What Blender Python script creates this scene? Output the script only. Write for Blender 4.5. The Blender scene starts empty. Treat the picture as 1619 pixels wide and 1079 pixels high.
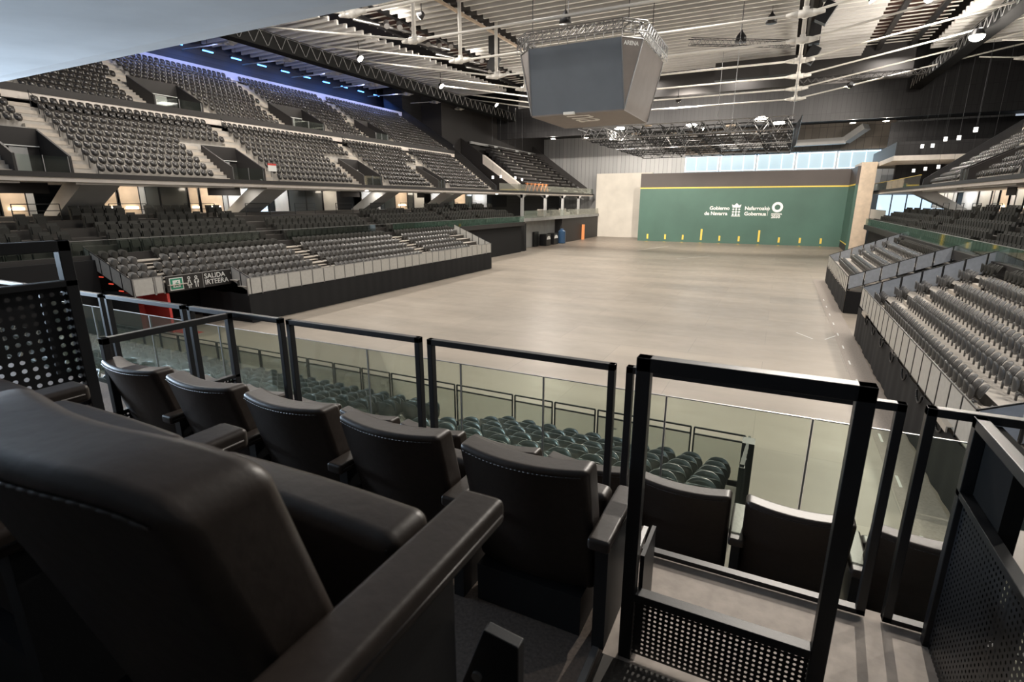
import bpy, bmesh, math, random
from mathutils import Vector, Matrix
random.seed(7)
S = bpy.context.scene
COL = S.collection
# ------------------------------------------------------------------ camera, world, lights, exposure
cam = bpy.data.cameras.new('camera'); camo = bpy.data.objects.new('camera', cam); COL.objects.link(camo)
cam.sensor_width = 36; cam.lens = 36*830/1619; cam.clip_start = .02; cam.clip_end = 400
PITCH, YAW = math.radians(14.878), math.radians(26.517)
camo.location = (0, 0, 7.5); camo.rotation_euler = (math.pi/2-PITCH, 0, YAW)
cam.dof.use_dof = True; cam.dof.focus_distance = 9; cam.dof.aperture_fstop = 5.0
S.camera = camo
S.view_settings.view_transform = 'Standard'; S.view_settings.look = 'None'
S.view_settings.exposure = 0.2; S.view_settings.gamma = 1.0; S.view_settings.use_curve_mapping = False
w = bpy.data.worlds.new('world'); S.world = w; w.use_nodes = True
w.node_tree.nodes['Background'].inputs[0].default_value = (.75, .85, 1, 1)
w.node_tree.nodes['Background'].inputs[1].default_value = .45

def light(kind, loc, power, color=(1, .93, .84), size=1.0, aim=None, spot=None, sy=None, blend=.6):
    l = bpy.data.lights.new('lamp', kind); l.energy = power; l.color = color
    if kind == 'AREA':
        l.shape = 'RECTANGLE'; l.size = size; l.size_y = sy or size
    else: l.shadow_soft_size = size
    if kind == 'SPOT': l.spot_size = math.radians(spot or 120); l.spot_blend = blend
    o = bpy.data.objects.new('lamp', l); COL.objects.link(o); o.location = loc
    if aim is not None:
        d = Vector(aim)-Vector(loc); o.rotation_euler = d.to_track_quat('-Z', 'Y').to_euler()
    return o
WARM = (1, .92, .82)
# floodlights on the two catwalks and in the roof bays (their housings are built with the roof)
FLOODS = []
for i, y in enumerate((18, 34, 50, 66, 82)):
    FLOODS += [((-43.5, y, 22.6), (-20, y+2, 0), 5200), ((15.0, y, 22.6), (-8, y+2, 0), 5200)]
KEY = ((2.6, 31, 22.4), (-.8, 2.6, 5.6), 23000)
FLOODS += [((-31.5, 44, 23.6), (-52, 46, 16), 4200), ((-31.5, 58, 23.6), (-52, 60, 15), 3600), ((-31.5, 28, 23.6), (-52, 26, 15), 4200),
           ((5, 58, 23.6), (16, 56, 8), 2600), ((-14, 78, 20.5), (-12, 108, 7), 26000), ((-30, 78, 20.5), (-34, 116, 11), 28000), ((5.5, 80, 20.9), (-6, 112, 8), 20000),  # rear-facing floods are added to brighten the rear wall
           ((9.8, 36, 22.4), (3, 6, 4), 5200), ((-31, 20, 22.4), (-34, 38, 4), 3200)]
for loc, aim, pw in FLOODS:
    light('SPOT', loc, pw, WARM, .22, aim, 112, blend=.8)
light('SPOT', KEY[0], KEY[2], WARM, .10, KEY[1], 24, blend=.5)
# bluish area light added at far left to brighten the soffit, no window there
light('AREA', (-15.6, 1.7, 6.9), 980, (.66, .82, 1), 3.6, (-9, 1.7, 9.6), sy=1.2).data.spread = math.radians(115)
# big soft fill lights added between the baffles, with no fixtures
for x in (-32, -25.5+6, -7, 9.5):
    for y in (22, 42, 62, 80):
        light('AREA', (x, y, 24.2), 900, (1, .94, .86), 3.0, (x, y, 0), sy=3.0)
# ------------------------------------------------------------------ materials
def nt(name):
    m = bpy.data.materials.new(name); m.use_nodes = True; t = m.node_tree
    return m, t, t.nodes['Principled BSDF']
def mat(name, col, rough=.6, metal=0, noise=.0, scale=8, bump=0, emit=None, es=0, spec=None, coat=0):
    m, t, b = nt(name); N = t.nodes; L = t.links
    b.inputs['Base Color'].default_value = (*col, 1); b.inputs['Roughness'].default_value = rough; b.inputs['Metallic'].default_value = metal
    if spec is not None: b.inputs['Specular IOR Level'].default_value = spec
    if coat: b.inputs['Coat Weight'].default_value = coat
    if noise or bump:
        tc = N.new('ShaderNodeTexCoord'); nz = N.new('ShaderNodeTexNoise'); nz.inputs['Scale'].default_value = scale; nz.inputs['Detail'].default_value = 5
        L.new(tc.outputs['Object'], nz.inputs['Vector'])
        if noise:
            r = N.new('ShaderNodeMapRange'); r.inputs[1].default_value = .3; r.inputs[2].default_value = .7; r.inputs[3].default_value = 1-noise; r.inputs[4].default_value = 1+noise
            L.new(nz.outputs['Fac'], r.inputs[0])
            v = N.new('ShaderNodeVectorMath'); v.operation = 'SCALE'; v.inputs[0].default_value = col; L.new(r.outputs[0], v.inputs['Scale']); L.new(v.outputs[0], b.inputs['Base Color'])
        if bump:
            bp = N.new('ShaderNodeBump'); bp.inputs['Strength'].default_value = bump; bp.inputs['Distance'].default_value = .01; L.new(nz.outputs['Fac'], bp.inputs['Height']); L.new(bp.outputs[0], b.inputs['Normal'])
    if emit: b.inputs['Emission Color'].default_value = (*emit, 1); b.inputs['Emission Strength'].default_value = es
    return m
M = dict(
 concrete=mat('concrete', (.46, .435, .40), .8, noise=.12, scale=1.5, bump=.1),
 soffit=mat('soffit_concrete', (.66, .69, .72), .75, noise=.14, scale=.9, bump=.3),
 step=mat('step_concrete', (.52, .47, .41), .8, noise=.08, scale=3),
 slab=mat('slab_edge', (.72, .66, .60), .7, noise=.06, scale=2),
 fascia=mat('dark_fascia', (.028, .025, .024), .6), matteblack=mat('matte_black', (.010, .010, .010), .9, spec=.1),
 black=mat('black_metal', (.012, .012, .013), .38, noise=.1, scale=20),
 powder=mat('black_powder_coat', (.011, .012, .014), .42, bump=.05, scale=150),
 steel=mat('galvanised_steel', (.34, .34, .34), .4, .8),
 rodwhite=mat('white_painted_steel', (.80, .77, .71), .4),
 baffle=mat('baffle_panel', (.78, .76, .73), .75, noise=.05, scale=.5),
 roofdark=mat('roof_dark', (.030, .027, .026), .8),
 rust=mat('brown_roof_steel', (.09, .04, .03), .7),
 leather=mat('brown_black_leather', (.034, .026, .022), .42, noise=.12, scale=30, bump=.12, spec=.42),
 seam=mat('leather_seam', (.030, .024, .021), .5),
 carpet=mat('brown_carpet', (.10, .078, .064), .95, noise=.3, scale=60),
 landing=mat('landing_concrete', (.42, .37, .33), .8, noise=.12, scale=14, bump=.15),
 silver=mat('grey_seat_plastic', (.088, .085, .082), .28, spec=.8),
 green=mat('green_grey_seat_plastic', (.095, .105, .098), .2, spec=1),
 dseat=mat('dark_seat_plastic', (.028, .025, .023), .26, spec=.7),
 padded=mat('dark_padded_fabric', (.034, .033, .028), .75, noise=.15, scale=20),
 bracket=mat('seat_bracket', (.55, .54, .52), .4, .5),
 curtain=mat('black_curtain', (.010, .010, .011), .9),
 fpanel=mat('frosted_panel', (.50, .49, .46), .45, noise=.06, scale=6),
 bpanel=mat('bluish_guard_panel', (.42, .45, .50), .3, noise=.08, scale=5),
 deck=mat('stand_deck', (.50, .46, .41), .7, noise=.08, scale=4),
 deckd=mat('stand_riser', (.05, .045, .04), .7),
 screen=mat('screen_grey', (.155, .18, .21), .55, noise=.06, scale=.6),
 screenb=mat('led_panel_brown', (.20, .175, .16), .5, noise=.08, scale=1.2),
 green_wall=mat('green_wall_paint', (.060, .125, .098), .55, noise=.16, scale=.12),
 browntop=mat('brown_wall_paint', (.070, .058, .053), .6, noise=.1, scale=.2),
 yellow=mat('yellow_paint', (.75, .55, .10), .5),
 white=mat('white_paint', (.85, .85, .82), .5),
 beigewall=mat('beige_plaster', (.74, .69, .61), .7, noise=.08, scale=.4),
 silverwall=None,
 dwall=None,
 glow=mat('window_glow', (.4, .5, .55), .4, emit=(.42, .62, .74), es=.5),
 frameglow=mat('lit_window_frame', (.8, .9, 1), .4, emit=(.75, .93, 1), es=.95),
 lampglow=mat('lamp_glow', (1, 1, 1), .5, emit=(1, .9, .75), es=30),
 warmglow=mat('wall_light_glow', (1, .9, .7), .5, emit=(1, .85, .65), es=6),
 blueglow=mat('blue_tube_glow', (.2, .4, 1), .5, emit=(.07, .28, 1), es=7),
 pendglow=mat('pendant_glow', (1, 1, 1), .5, emit=(1, .97, .9), es=1.6),
 bright=mat('daylight_pane', (.8, .9, 1), .4, emit=(.62, .82, 1), es=1.0),
 wood=mat('pale_partition', (.62, .50, .38), .6, noise=.1, scale=1.5),
 greyglass=mat('grey_glass_door', (.10, .105, .10), .15),
 palecol=mat('pale_column', (.46, .46, .45), .7, noise=.05, scale=1),
 red=mat('red_paint', (.60, .06, .05), .5),
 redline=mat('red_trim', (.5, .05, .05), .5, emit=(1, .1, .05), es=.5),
 greensign=mat('green_sign', (.03, .30, .17), .5),
 signblack=mat('sign_black', (.02, .018, .017), .5),
 orange=mat('orange_mesh', (.75, .28, .10), .7),
 blue=mat('blue_bottle', (.03, .07, .14), .3),
 bluewhite=mat('lavender_band', (.75, .75, .85), .6),
 greywall=mat('grey_concrete_wall', (.34, .34, .33), .75, noise=.12, scale=.8),
 ledge=mat('grey_ledge', (.40, .36, .33), .6, noise=.06, scale=6),
)
def panelwall(name, c1, c2, c3, w=.55, rough=.45, metal=.3, sx=0, vertical=True, sz=3.0):
    m, t, b = nt(name); N = t.nodes; L = t.links
    tc = N.new('ShaderNodeTexCoord'); mp = N.new('ShaderNodeMapping'); L.new(tc.outputs['Object'], mp.inputs[0])
    if sx == 0: mp.inputs['Rotation'].default_value = (math.pi/2, 0, 0)      # x,z plane
    else: mp.inputs['Rotation'].default_value = (math.pi/2, 0, math.pi/2)
    br = N.new('ShaderNodeTexBrick'); L.new(mp.outputs[0], br.inputs[0])
    br.inputs['Scale'].default_value = 1; br.inputs['Brick Width'].default_value = w; br.inputs['Row Height'].default_value = sz; br.inputs['Mortar Size'].default_value = .03; br.offset = 0
    br.inputs['Color1'].default_value = (*c1, 1); br.inputs['Color2'].default_value = (*c2, 1); br.inputs['Mortar'].default_value = (*c3, 1)
    L.new(br.outputs['Color'], b.inputs['Base Color']); b.inputs['Roughness'].default_value = rough; b.inputs['Metallic'].default_value = metal
    return m
M['silverwall'] = panelwall('silver_standing_seam', (.46, .455, .45), (.39, .39, .39), (.15, .15, .15), .9, .4, .2, sz=30)
M['dwall'] = panelwall('dark_acoustic_panels', (.026, .025, .026), (.018, .017, .018), (.008, .008, .009), .6, .6, .1, sz=2.5)
M['dwallx'] = panelwall('dark_acoustic_panels_side', (.026, .025, .026), (.018, .017, .018), (.008, .008, .009), .6, .6, .1, sx=1, sz=2.5)
M['tanwall'] = panelwall('tan_panels', (.30, .25, .20), (.25, .21, .17), (.12, .10, .09), 1.2, .5, .1, sz=2.0)
def floor_mat():
    m, t, b = nt('polished_concrete_floor'); N = t.nodes; L = t.links
    tc = N.new('ShaderNodeTexCoord')
    br = N.new('ShaderNodeTexBrick'); L.new(tc.outputs['Object'], br.inputs[0])
    br.inputs['Scale'].default_value = 1; br.inputs['Brick Width'].default_value = 7; br.inputs['Row Height'].default_value = 3.4; br.inputs['Mortar Size'].default_value = .012
    br.inputs['Color1'].default_value = (.42, .365, .305, 1); br.inputs['Color2'].default_value = (.37, .325, .275, 1); br.inputs['Mortar'].default_value = (.30, .26, .22, 1)
    n1 = N.new('ShaderNodeTexNoise'); n1.inputs['Scale'].default_value = .22; n1.inputs['Detail'].default_value = 6; n1.inputs['Roughness'].default_value = .6
    mp = N.new('ShaderNodeMapping'); mp.inputs['Scale'].default_value = (.45, 1.6, 1); L.new(tc.outputs['Object'], mp.inputs[0]); L.new(mp.outputs[0], n1.inputs['Vector'])
    r = N.new('ShaderNodeMapRange'); r.inputs[1].default_value = .3; r.inputs[2].default_value = .7; r.inputs[3].default_value = .82; r.inputs[4].default_value = 1.14; L.new(n1.outputs['Fac'], r.inputs[0])
    v = N.new('ShaderNodeVectorMath'); v.operation = 'SCALE'; L.new(br.outputs['Color'], v.inputs[0]); L.new(r.outputs[0], v.inputs['Scale'])
    # the unpolished, browner strip of court in front of the playing wall
    sp = N.new('ShaderNodeSeparateXYZ'); L.new(tc.outputs['Object'], sp.inputs[0])
    g = N.new('ShaderNodeMapRange'); g.inputs[1].default_value = 79; g.inputs[2].default_value = 84; L.new(sp.outputs['Y'], g.inputs[0])
    mx = N.new('ShaderNodeMix'); mx.data_type = 'RGBA'; L.new(g.outputs[0], mx.inputs['Factor']); L.new(v.outputs[0], mx.inputs['A'])
    v2 = N.new('ShaderNodeVectorMath'); v2.operation = 'MULTIPLY'; L.new(v.outputs[0], v2.inputs[0]); v2.inputs[1].default_value = (.66, .62, .60); L.new(v2.outputs[0], mx.inputs['B'])
    L.new(mx.outputs['Result'], b.inputs['Base Color'])
    b.inputs['Roughness'].default_value = .38
    n2 = N.new('ShaderNodeTexNoise'); n2.inputs['Scale'].default_value = 1.2; L.new(tc.outputs['Object'], n2.inputs['Vector'])
    rr = N.new('ShaderNodeMapRange'); rr.inputs[3].default_value = .28; rr.inputs[4].default_value = .5; L.new(n2.outputs['Fac'], rr.inputs[0]); L.new(rr.outputs[0], b.inputs['Roughness'])
    return m
M['floor'] = floor_mat()
def glass_mat(name, tint, refl=.06, dens=.0, col=(.6, .68, .62)):
    m = bpy.data.materials.new(name); m.use_nodes = True; t = m.node_tree; N = t.nodes; L = t.links; N.clear()
    o = N.new('ShaderNodeOutputMaterial'); tr = N.new('ShaderNodeBsdfTransparent'); tr.inputs[0].default_value = (*tint, 1)
    gl = N.new('ShaderNodeBsdfGlossy'); gl.inputs['Roughness'].default_value = .03
    fr = N.new('ShaderNodeFresnel'); fr.inputs['IOR'].default_value = 1.45
    ml = N.new('ShaderNodeMath'); ml.operation = 'MULTIPLY'; ml.inputs[1].default_value = refl*10; L.new(fr.outputs[0], ml.inputs[0])
    mx = N.new('ShaderNodeMixShader'); L.new(ml.outputs[0], mx.inputs[0]); L.new(tr.outputs[0], mx.inputs[1]); L.new(gl.outputs[0], mx.inputs[2])
    last = mx
    if dens:
        df = N.new('ShaderNodeBsdfDiffuse'); df.inputs[0].default_value = (*col, 1)
        m2 = N.new('ShaderNodeMixShader'); m2.inputs[0].default_value = dens; L.new(mx.outputs[0], m2.inputs[1]); L.new(df.outputs[0], m2.inputs[2]); last = m2
    L.new(last.outputs[0], o.inputs[0]); return m
M['glass'] = glass_mat('clear_balustrade_glass', (.90, .94, .885), .05, .02, (.45, .52, .47))
M['tglass'] = glass_mat('green_tier_glass', (.93, .97, .94), .06, .012, (.30, .38, .34))
M['mesh'] = glass_mat('scuffed_fence_glass', (.90, .91, .88), .05, .18, (.55, .56, .50))
def perf_mat(name, pitch, rad, ax=('Y', 'Z')):
    m, t, b = nt(name); N = t.nodes; L = t.links
    b.inputs['Base Color'].default_value = (.011, .012, .014, 1); b.inputs['Roughness'].default_value = .42
    tc = N.new('ShaderNodeTexCoord'); sp = N.new('ShaderNodeSeparateXYZ'); L.new(tc.outputs['Object'], sp.inputs[0])
    sq = []
    for a in ax:
        d = N.new('ShaderNodeMath'); d.operation = 'MULTIPLY'; d.inputs[1].default_value = 1/pitch; L.new(sp.outputs[a], d.inputs[0])
        f = N.new('ShaderNodeMath'); f.operation = 'FRACT'; L.new(d.outputs[0], f.inputs[0])
        s = N.new('ShaderNodeMath'); s.operation = 'SUBTRACT'; s.inputs[1].default_value = .5; L.new(f.outputs[0], s.inputs[0])
        p = N.new('ShaderNodeMath'); p.operation = 'POWER'; p.inputs[1].default_value = 2; L.new(s.outputs[0], p.inputs[0])
        ab = N.new('ShaderNodeMath'); ab.operation = 'MULTIPLY'; L.new(s.outputs[0], ab.inputs[0]); L.new(s.outputs[0], ab.inputs[1]); sq.append(ab)
    ad = N.new('ShaderNodeMath'); ad.operation = 'ADD'; L.new(sq[0].outputs[0], ad.inputs[0]); L.new(sq[1].outputs[0], ad.inputs[1])
    lt = N.new('ShaderNodeMath'); lt.operation = 'LESS_THAN'; lt.inputs[1].default_value = rad*rad; L.new(ad.outputs[0], lt.inputs[0])
    tr = N.new('ShaderNodeBsdfTransparent'); mx = N.new('ShaderNodeMixShader'); L.new(lt.outputs[0], mx.inputs[0]); L.new(b.outputs[0], mx.inputs[1]); L.new(tr.outputs[0], mx.inputs[2])
    L.new(mx.outputs[0], N['Material Output'].inputs[0]); return m
M['perfx'] = perf_mat('perforated_sheet_side', .030, .24, ('Y', 'Z'))
M['perfy'] = perf_mat('perforated_sheet_front', .026, .26, ('X', 'Z'))
M['perfbig'] = perf_mat('perforated_sheet_left', .040, .25, ('Y', 'Z'))
# ------------------------------------------------------------------ mesh helpers
def root_loc(p):
    v = Vector((0, 0, 0))
    while p is not None:
        v += p.location; p = p.parent
    return v
class MB:
    def __init__(s): s.v = []; s.f = []; s.smooth = False
    def add(s, vs, fs):
        o = len(s.v); s.v += [tuple(v) for v in vs]; s.f += [tuple(i+o for i in f) for f in fs]; return s
    def box(s, a, b):
        x0, x1 = sorted((a[0], b[0])); y0, y1 = sorted((a[1], b[1])); z0, z1 = sorted((a[2], b[2]))
        return s.add([(x0, y0, z0), (x1, y0, z0), (x1, y1, z0), (x0, y1, z0), (x0, y0, z1), (x1, y0, z1), (x1, y1, z1), (x0, y1, z1)],
                     [(0, 3, 2, 1), (4, 5, 6, 7), (0, 1, 5, 4), (1, 2, 6, 5), (2, 3, 7, 6), (3, 0, 4, 7)])
    def bar(s, p, q, w, h=None, up=(0, 0, 1)):      # rectangular bar from p to q
        h = h or w; p = Vector(p); q = Vector(q); d = (q-p).normalized(); u = Vector(up)
        if abs(d.dot(u)) > .99: u = Vector((0, 1, 0))
        r = d.cross(u).normalized(); u = r.cross(d).normalized(); r *= w/2; u *= h/2
        vs = [c+k for c in (p, q) for k in (-r-u, r-u, r+u, -r+u)]
        return s.add(vs, [(0, 1, 2, 3), (7, 6, 5, 4), (0, 4, 5, 1), (1, 5, 6, 2), (2, 6, 7, 3), (3, 7, 4, 0)])
    def tube(s, p, q, r, n=8, r2=None):
        p = Vector(p); q = Vector(q); d = (q-p).normalized(); u = Vector((0, 0, 1)) if abs(d.z) < .9 else Vector((1, 0, 0))
        a = d.cross(u).normalized(); b = a.cross(d); r2 = r if r2 is None else r2; vs = []
        for c, rr in ((p, r), (q, r2)):
            for i in range(n):
                t = 2*math.pi*i/n; vs.append(c+a*math.cos(t)*rr+b*math.sin(t)*rr)
        fs = [(i, (i+1) % n, n+(i+1) % n, n+i) for i in range(n)]+[tuple(range(n-1, -1, -1)), tuple(range(n, 2*n))]
        return s.add(vs, fs)
    def prism(s, pts, a, b, axis='y'):            # polygon pts (2D) swept along axis from a to b
        n = len(pts)
        def P(p, t): return {'y': (p[0], t, p[1]), 'x': (t, p[0], p[1]), 'z': (p[0], p[1], t)}[axis]
        vs = [P(p, a) for p in pts]+[P(p, b) for p in pts]
        return s.add(vs, [tuple(range(n)), tuple(range(2*n-1, n-1, -1))]+[(i, i+n, (i+1) % n+n, (i+1) % n) for i in range(n)])
    def lathe(s, prof, c, n=16):
        vs = []; fs = []
        for (r, z) in prof:
            for i in range(n): t = 2*math.pi*i/n; vs.append((c[0]+r*math.cos(t), c[1]+r*math.sin(t), c[2]+z))
        for k in range(len(prof)-1):
            for i in range(n): fs.append((k*n+i, k*n+(i+1) % n, (k+1)*n+(i+1) % n, (k+1)*n+i))
        fs.append(tuple(range(n-1, -1, -1))); fs.append(tuple(range((len(prof)-1)*n, len(prof)*n)))
        return s.add(vs, fs)
    def merge(s, o, mtx=None):
        return s.add([mtx @ Vector(v) for v in o.v] if mtx else o.v, o.f)
    def mesh(s, name, off=(0, 0, 0)):
        me = bpy.data.meshes.new(name); me.from_pydata([(v[0]-off[0], v[1]-off[1], v[2]-off[2]) for v in s.v], [], s.f)
        bm = bmesh.new(); bm.from_mesh(me); bmesh.ops.recalc_face_normals(bm, faces=bm.faces); bm.to_mesh(me); bm.free()
        if s.smooth:
            for p in me.polygons: p.use_smooth = True
        return me
    def build(s, name, m, parent=None, bevel=0, seg=2, keep=False):
        if parent is None:
            xs = [v[0] for v in s.v]; ys = [v[1] for v in s.v]; zs = [v[2] for v in s.v]
            off = Vector(((min(xs)+max(xs))/2, (min(ys)+max(ys))/2, min(zs)))
            if keep: off = Vector((0, 0, 0))
        else: off = root_loc(parent)
        me = s.mesh(name, off)
        o = bpy.data.objects.new(name, me); COL.objects.link(o)
        if parent is None: o.location = off
        else: o.parent = parent
        me.materials.append(M[m] if isinstance(m, str) else m)
        if bevel:
            b = o.modifiers.new('bevel', 'BEVEL'); b.width = bevel; b.segments = seg; b.limit_method = 'ANGLE'; b.angle_limit = math.radians(40)
        return o
def tag(o, label, cat=None, group=None, kind=None):
    if label: o['label'] = label
    if cat: o['category'] = cat
    if group: o['group'] = group
    if kind: o['kind'] = kind
    return o
def thing(name, label, cat, loc=(0, 0, 0), group=None):
    o = bpy.data.objects.new(name, None); COL.objects.link(o); o.location = loc; o.empty_display_size = .1
    return tag(o, label, cat, group)
def struct(name, mb, m, label=None, **k):
    o = mb.build(name, m, None, **k); o['kind'] = 'structure'
    if label: o['label'] = label; 
    o['category'] = name.split('_')[0]
    return o
def dup(o, loc, rz=0, label=None, group=None, parent=None):
    c = o.copy(); COL.objects.link(c)
    if parent is None:
        c.location = loc; c.rotation_euler = (0, 0, rz)
        if label: c['label'] = label
        if group: c['group'] = group
    else: c.parent = parent
    for ch in o.children: dup(ch, None, parent=c)
    return c
def remove_tree(o):
    for ch in list(o.children): remove_tree(ch)
    bpy.data.objects.remove(o)
# is a point inside the photograph's view (with margin)?
Rm = camo.rotation_euler.to_matrix(); Ri = Rm.transposed()
def proj(p):
    q = Ri @ (Vector(p)-camo.location)
    if q.z > -.05: return None
    return (809.5+830*q.x/-q.z, 539.5-830*q.y/-q.z, -q.z)
def inview(p, mg=60):
    r = proj(p); return r is not None and -mg < r[0] < 1619+mg and -mg < r[1] < 1079+mg
def text(s, size, m, parent, loc, rot, name='lettering', ext=.01, align='LEFT', sx=1, bold=0):
    c = bpy.data.curves.new('t', 'FONT'); c.body = s; c.size = size; c.extrude = ext; c.align_x = align; c.offset = bold; c.resolution_u = 4
    o = bpy.data.objects.new('t', c); COL.objects.link(o); bpy.context.view_layer.update()
    me = bpy.data.meshes.new_from_object(o.evaluated_get(bpy.context.evaluated_depsgraph_get())); bpy.data.objects.remove(o)
    r = root_loc(parent)
    mt = Matrix.Translation(Vector(loc)-r) @ rot.to_4x4() @ Matrix.Diagonal((sx, 1, 1, 1)); me.transform(mt)
    n = bpy.data.objects.new(name, me); COL.objects.link(n); n.parent = parent; me.materials.clear(); me.materials.append(M[m]); return n
# ------------------------------------------------------------------ seat shapes (local: facing +x, width along y)
def shell(w, h, th, cy=.05, cz=.02, n=16, rings=2, p=2.6, taper=0):
    """rounded, dished seat shell standing in the y,z plane, bottom at z=0"""
    vs = []; fs = []
    def pt(t, k, s):
        c, si = math.cos(t), math.sin(t)
        y = math.copysign(abs(c)**(2/p), c)*w/2*k; z = math.copysign(abs(si)**(2/p), si)*h/2*k
        y *= 1+taper*z/(h/2)
        return (s*th/2+cy*((2*y/w)**2)-cz*(2*z/h)**2, y, z+h/2)
    layers = []
    ks = [(i+1)/rings for i in range(rings)]
    seq = [(k, 1) for k in ks[:-1]]+[(.94, 1), (1, .0), (.94, -1)]+[(k, -1) for k in reversed(ks[:-1])]
    vs.append(pt(0, 0, 1))
    for k, s in seq:
        for i in range(n): vs.append(pt(2*math.pi*i/n, k, s))
    vs.append(pt(0, 0, -1)); L_ = len(seq)
    for i in range(n): fs.append((0, 1+i, 1+(i+1) % n))
    for a in range(L_-1):
        for i in range(n): fs.append((1+a*n+i, 1+(a+1)*n+i, 1+(a+1)*n+(i+1) % n, 1+a*n+(i+1) % n))
    e = 1+L_*n
    for i in range(n): fs.append((1+(L_-1)*n+i, e, 1+(L_-1)*n+(i+1) % n))
    m = MB(); m.smooth = True; m.add(vs, fs); return m
def bead(w, h, cy, cz, p, r, n=18, k=5):
    P = []
    for i in range(n):
        t = 2*math.pi*i/n; c, si = math.cos(t), math.sin(t); y = math.copysign(abs(c)**(2/p), c)*w/2*.97; z = math.copysign(abs(si)**(2/p), si)*h/2*.97
        P.append(Vector((cy*((2*y/w)**2)-cz*(2*z/h)**2, y, z+h/2)))
    m = MB(); m.smooth = True; vs = []; C0 = Vector((cy*.5, 0, h/2))
    for q in P:
        rd = (q-C0); rd.x = 0; rd.normalize()
        for j in range(k): a = 2*math.pi*j/k; vs.append(q+rd*math.cos(a)*r+Vector((math.sin(a)*r, 0, 0)))
    m.add(vs, [(i*k+j, i*k+(j+1) % k, ((i+1) % n)*k+(j+1) % k, ((i+1) % n)*k+j) for i in range(n) for j in range(k)]); return m
def T(x=0, y=0, z=0, ry=0, rz=0):
    return Matrix.Translation((x, y, z)) @ Matrix.Rotation(rz, 4, 'Z') @ Matrix.Rotation(ry, 4, 'Y')
def seat_parts(kind):
    hi = kind != 'far'
    n, r = (18, 3) if hi else (8, 1)
    if kind == 'front':     # tub seats of the front stand, tipped shut: seen from above as ovals
        A_, B_m = T(-.12, 0, .36, -.12), T(.09, 0, .38, .12)
        back = MB().merge(shell(.48, .46, .03, .09, .0, n, r, 3.0), A_).merge(bead(.48, .46, .09, .0, 3.0, .016), A_)
        pan = MB().merge(shell(.44, .40, .03, -.12, .0, n, r, 2.8), B_m).merge(bead(.44, .40, -.12, .0, 2.8, .013), B_m)
    elif kind == 'silver':
        A_, B_m = T(-.13, 0, .29, -.38), T(.08, 0, .22, .04)
        back = MB().merge(shell(.42, .42, .03, .05, .01, n, r, 2.5), A_).merge(bead(.42, .42, .05, .01, 2.5, .015), A_)
        pan = MB().merge(shell(.37, .42, .05, -.05, .0, n, r, 2.2), B_m).merge(bead(.37, .42, -.05, .0, 2.2, .012), B_m)
    else:
        back = MB().merge(shell(.44, .50, .06, .05, .01, n, r, 2.5, .22), T(-.04, 0, .32, -.18))
        pan = MB().merge(shell(.38, .36, .08, -.06, .0, n, r, 2.4, .15), T(.07, 0, .30, .0))
    back.smooth = pan.smooth = True
    fz = .12 if kind == 'silver' else 0
    foot = MB().box((-.04, -.04, 0), (.0, .04, .36-fz)); foot.bar((-.05, -.16, .33-fz), (-.05, .16, .33-fz), .035)
    foot.tube((.02, -.20, .33-fz), (.02, -.15, .33-fz), .04, 6); foot.tube((.02, .15, .33-fz), (.02, .20, .33-fz), .04, 6)
    return back, pan, foot
def place(name, cat, kind, m, spots, limit, parts, stufflabel):
    """spots: (x,y,z,rz,label,group). The nearest `limit` in view become individual seats, the rest one stuff object."""
    sp = [s for s in spots if inview((s[0], s[1], s[2]+.6), 50)]
    sp.sort(key=lambda s: (Vector(s[:3])-camo.location).length)
    back, pan, foot = seat_parts(kind)
    if parts:
        proto = thing(name, 'x', cat)
        back.build('backrest', m, proto); pan.build('seat_pan', m, proto); foot.build('seat_post', 'bracket', proto)
    else:
        a = MB(); a.smooth = True; a.merge(back); a.merge(pan)
        if kind != 'far': a.merge(foot)
        proto = a.build(name, m, None, keep=True); tag(proto, 'x', cat)
    for i, s in enumerate(sp[:limit]):
        dup(proto, s[:3], s[3], s[4], s[5])
    rest = sp[limit:]
    if rest:
        b2, p2, f2 = seat_parts('far') if kind in ('far',) else seat_parts(kind)
        src = MB().merge(b2).merge(p2)
        if kind == 'silver':
            src = MB().merge(shell(.42, .44, .03, .05, .01, 10, 1, 2.6), T(-.13, 0, .29, -.38)).merge(shell(.36, .42, .05, -.05, .0, 10, 1, 2.2), T(.08, 0, .22, .04)).box((-.04, -.04, 0), (.0, .04, .25))
        out = MB(); out.smooth = True
        for s in rest: out.merge(src, T(s[0], s[1], s[2], 0, s[3]))
        o = out.build(name+'_mass', m, None); tag(o, stufflabel, cat, None, 'stuff')
    remove_tree(proto)
    print(name, len(sp), 'in view')
ONES = ['first', 'second', 'third', 'fourth', 'fifth', 'sixth', 'seventh', 'eighth', 'ninth', 'tenth', 'eleventh', 'twelfth', 'thirteenth', 'fourteenth', 'fifteenth', 'sixteenth', 'seventeenth', 'eighteenth', 'nineteenth']
def nth(i):
    if i < 1: return 'next'
    if i < 20: return ONES[i-1]
    t = ['twent', 'thirt', 'fort', 'fift', 'sixt', 'sevent', 'eight', 'ninet'][i//10-2]
    return t+'ieth' if i % 10 == 0 else t+'y-'+ONES[i % 10-1]
XC = -12.4
def SX(s, u): return XC+s*u
# ================================================================== room shell
struct('floor', MB().box((-60, -6, -.2), (36, 122, 0)), 'floor', 'wide polished beige concrete arena floor', keep=True)
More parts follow.
